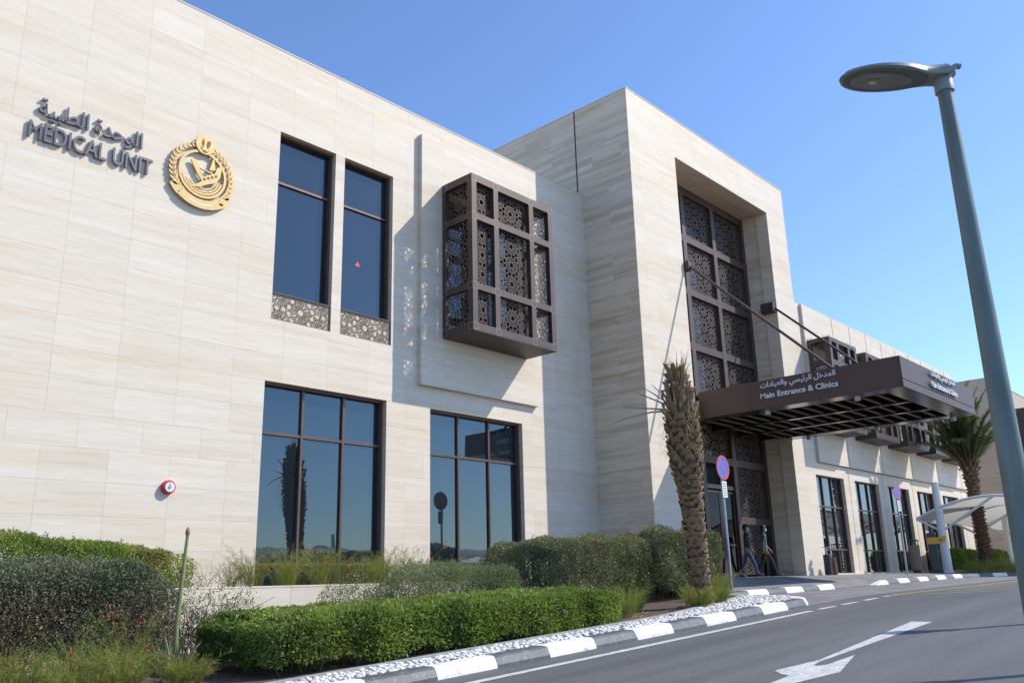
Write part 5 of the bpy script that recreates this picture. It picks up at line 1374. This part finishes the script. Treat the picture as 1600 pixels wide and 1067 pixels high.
# ------------------------------------------------------------------ people
def person(label, loc, rz, J, cl, height_scale=1.0):
    """J: joint -> (x, y, z, radius); y is forward. one skinned body"""
    r = thing('person', loc, label, 'person', rz=rz)
    E = [('pelvis', 'waist'), ('waist', 'chest'), ('chest', 'neck0'), ('neck0', 'neck'), ('neck', 'head0'), ('head0', 'head1'), ('head1', 'head2')]
    for s_ in 'LR':
        E += [('pelvis', 'hip'+s_), ('hip'+s_, 'knee'+s_), ('knee'+s_, 'ank'+s_), ('ank'+s_, 'toe'+s_), ('chest', 'sh'+s_), ('sh'+s_, 'elb'+s_), ('elb'+s_, 'wr'+s_), ('wr'+s_, 'palm'+s_)]
        px, py, pz, _ = J['palm'+s_]; wx, wy, wz, _ = J['wr'+s_]; d = Vector((px-wx, py-wy, pz-wz)).normalized(); sd_ = Vector((0, 1, 0)) if abs(d.y) < .8 else Vector((0, 0, 1))
        for k, (off, ln) in enumerate(((-.027, .062), (-.009, .075), (.010, .070), (.028, .055))):
            b = Vector((px, py, pz))+sd_*off; J['f%d%sa' % (k, s_)] = (*b, .010); e = b+d*ln*.55; J['f%d%sb' % (k, s_)] = (*e, .009); e2 = e+d*ln*.4+Vector((0, .012, .0)); J['f%d%sc' % (k, s_)] = (*e2, .008)
            E += [('palm'+s_, 'f%d%sa' % (k, s_)), ('f%d%sa' % (k, s_), 'f%d%sb' % (k, s_)), ('f%d%sb' % (k, s_), 'f%d%sc' % (k, s_))]
        t = Vector((px, py, pz))*.5+Vector((wx, wy, wz))*.5+sd_*.03; J['t'+s_+'a'] = (*t, .012); t2 = t+d*.04+sd_*.02; J['t'+s_+'b'] = (*t2, .010); E += [('wr'+s_, 't'+s_+'a'), ('t'+s_+'a', 't'+s_+'b')]
    names = list(J); names.remove('pelvis'); names = ['pelvis']+names; idx = {n: i for i, n in enumerate(names)}
    me = bpy.data.meshes.new('body'); me.from_pydata([J[n][:3] for n in names], [(idx[a], idx[b]) for a, b in E], [])
    o = bpy.data.objects.new('body', me); C.objects.link(o)
    sk = o.modifiers.new('s', 'SKIN'); sk.use_smooth_shade = True; ss = o.modifiers.new('d', 'SUBSURF'); ss.levels = 2; ss.render_levels = 2
    lay = me.skin_vertices[0].data if me.skin_vertices else None
    if lay is None: return r
    for i, n in enumerate(names):
        q = J[n][3]; lay[i].radius = (q, q) if not isinstance(q, tuple) else q; lay[i].use_root = (i == 0)
    bpy.context.view_layer.update()
    em = bpy.data.meshes.new_from_object(o.evaluated_get(bpy.context.evaluated_depsgraph_get()))
    bpy.data.objects.remove(o)
    for q in ('skin', cl['top'], cl['legs'], 'shoe'): em.materials.append(M[q])
    wz_, nz = J['pelvis'][2]+.02, J['neck'][2]-.015
    for p in em.polygons:
        c = p.center; mi = 0
        dl = min((c-Vector(J['palm'+s_][:3])).length for s_ in 'LR'); armd = min(abs((c-Vector(J['wr'+s_][:3])).length) for s_ in 'LR')
        if c.z > nz: mi = 0
        elif dl < .13: mi = 0
        elif cl.get('short') and min((c-Vector(J['wr'+s_][:3])).length for s_ in 'LR') < .24 and abs(c.x) > .14: mi = 0
        elif c.z > wz_ or (abs(c.x) > .17 and c.z > .75): mi = 1
        elif c.z > .09: mi = 2
        else: mi = 3
        p.material_index = mi; p.use_smooth = True
    link(em, 'body', r)
    hx, hy, hz, _ = J['head1']
    def ell(m, c, rx, ry, rz_, z0=-1, z1=1, n=16, k=9, ycut=None):
        P = []; 
        for i in range(k+1):
            v = z0+(z1-z0)*i/k; q = math.sqrt(max(0, 1-v*v))
            for j in range(n): t = 2*PI*j/n; P.append((c[0]+rx*q*math.cos(t), c[1]+ry*q*math.sin(t), c[2]+rz_*v))
        m.add(P, [(i*n+j, i*n+(j+1) % n, i*n+n+(j+1) % n, i*n+n+j) for i in range(k) for j in range(n)]+[tuple(reversed(range(n))), tuple(range(k*n, k*n+n))])
    m = MB(); ell(m, (hx, hy-.012, hz+.025), .086, .104, .115, .05, 1); ell(m, (hx, hy-.035, hz+.0), .084, .085, .11, -.7, 1); m.build('hair', 'hair', r, smooth=True)
    m = MB(); ell(m, (hx, hy+.048, hz-.045), .066, .062, .058, -.95, .95); m.build('face_mask', 'mask', r, smooth=True)
    m = MB()
    for s_ in (1, -1): ell(m, (hx+s_*.083, hy-.005, hz-.01), .012, .02, .032, -1, 1, 8, 5)
    ell(m, (hx, hy+.098, hz+.0), .012, .016, .022, -1, 1, 8, 5); m.build('ears_and_nose', 'skin', r, smooth=True)
    m = MB()
    for s_ in (1, -1): ell(m, (hx+s_*.032, hy+.088, hz+.02), .012, .008, .007, -1, 1, 8, 5)
    m.build('eyes', 'hair', r, smooth=True)
    return r
def body(st, lf, arm):
    """st: stride half length, lf: which leg leads"""
    J = {'pelvis': (0, 0, .93, (.135, .105)), 'waist': (0, .0, 1.07, (.125, .095)), 'chest': (0, .0, 1.30, (.150, .11)), 'neck0': (0, .0, 1.45, (.075, .065)), 'neck': (0, .01, 1.50, .05),
         'head0': (0, .02, 1.56, (.062, .072)), 'head1': (0, .025, 1.635, (.078, .092)), 'head2': (0, .015, 1.71, (.058, .068))}
    for s_, sx in (('L', 1), ('R', -1)):
        f_ = st if s_ == lf else -st
        J['hip'+s_] = (sx*.09, 0, .88, .092)
        if f_ > 0: J['knee'+s_] = (sx*.10, f_*.62, .50, .060); J['ank'+s_] = (sx*.10, f_, .10, .040); J['toe'+s_] = (sx*.115, f_+.19, .045, .034)
        else: J['knee'+s_] = (sx*.10, f_*.25, .49, .060); J['ank'+s_] = (sx*.10, f_*1.05, .14, .040); J['toe'+s_] = (sx*.115, f_*1.05+.17, .045, .034)
        J['sh'+s_] = (sx*.185, 0, 1.41, .058)
        a = -f_*arm
        J['elb'+s_] = (sx*.225, a*.35-.02, 1.14, .042); J['wr'+s_] = (sx*.215, a*.9+.06, .92, .028); J['palm'+s_] = (sx*.21, a*1.05+.08, .85, (.034, .02))
    return J
person('person in dark jumper and blue jeans with face mask, walking, left of two', (27.75, 14.75, -.047), -2.62, body(.30, 'L', .4), {'top': 'jumper', 'legs': 'jeans'})
person('person in teal short sleeved shirt and dark trousers with face mask, right of two', (28.95, 14.70, -.047), -2.5, body(.33, 'L', .5), {'top': 'teal', 'legs': 'trousers', 'short': True})
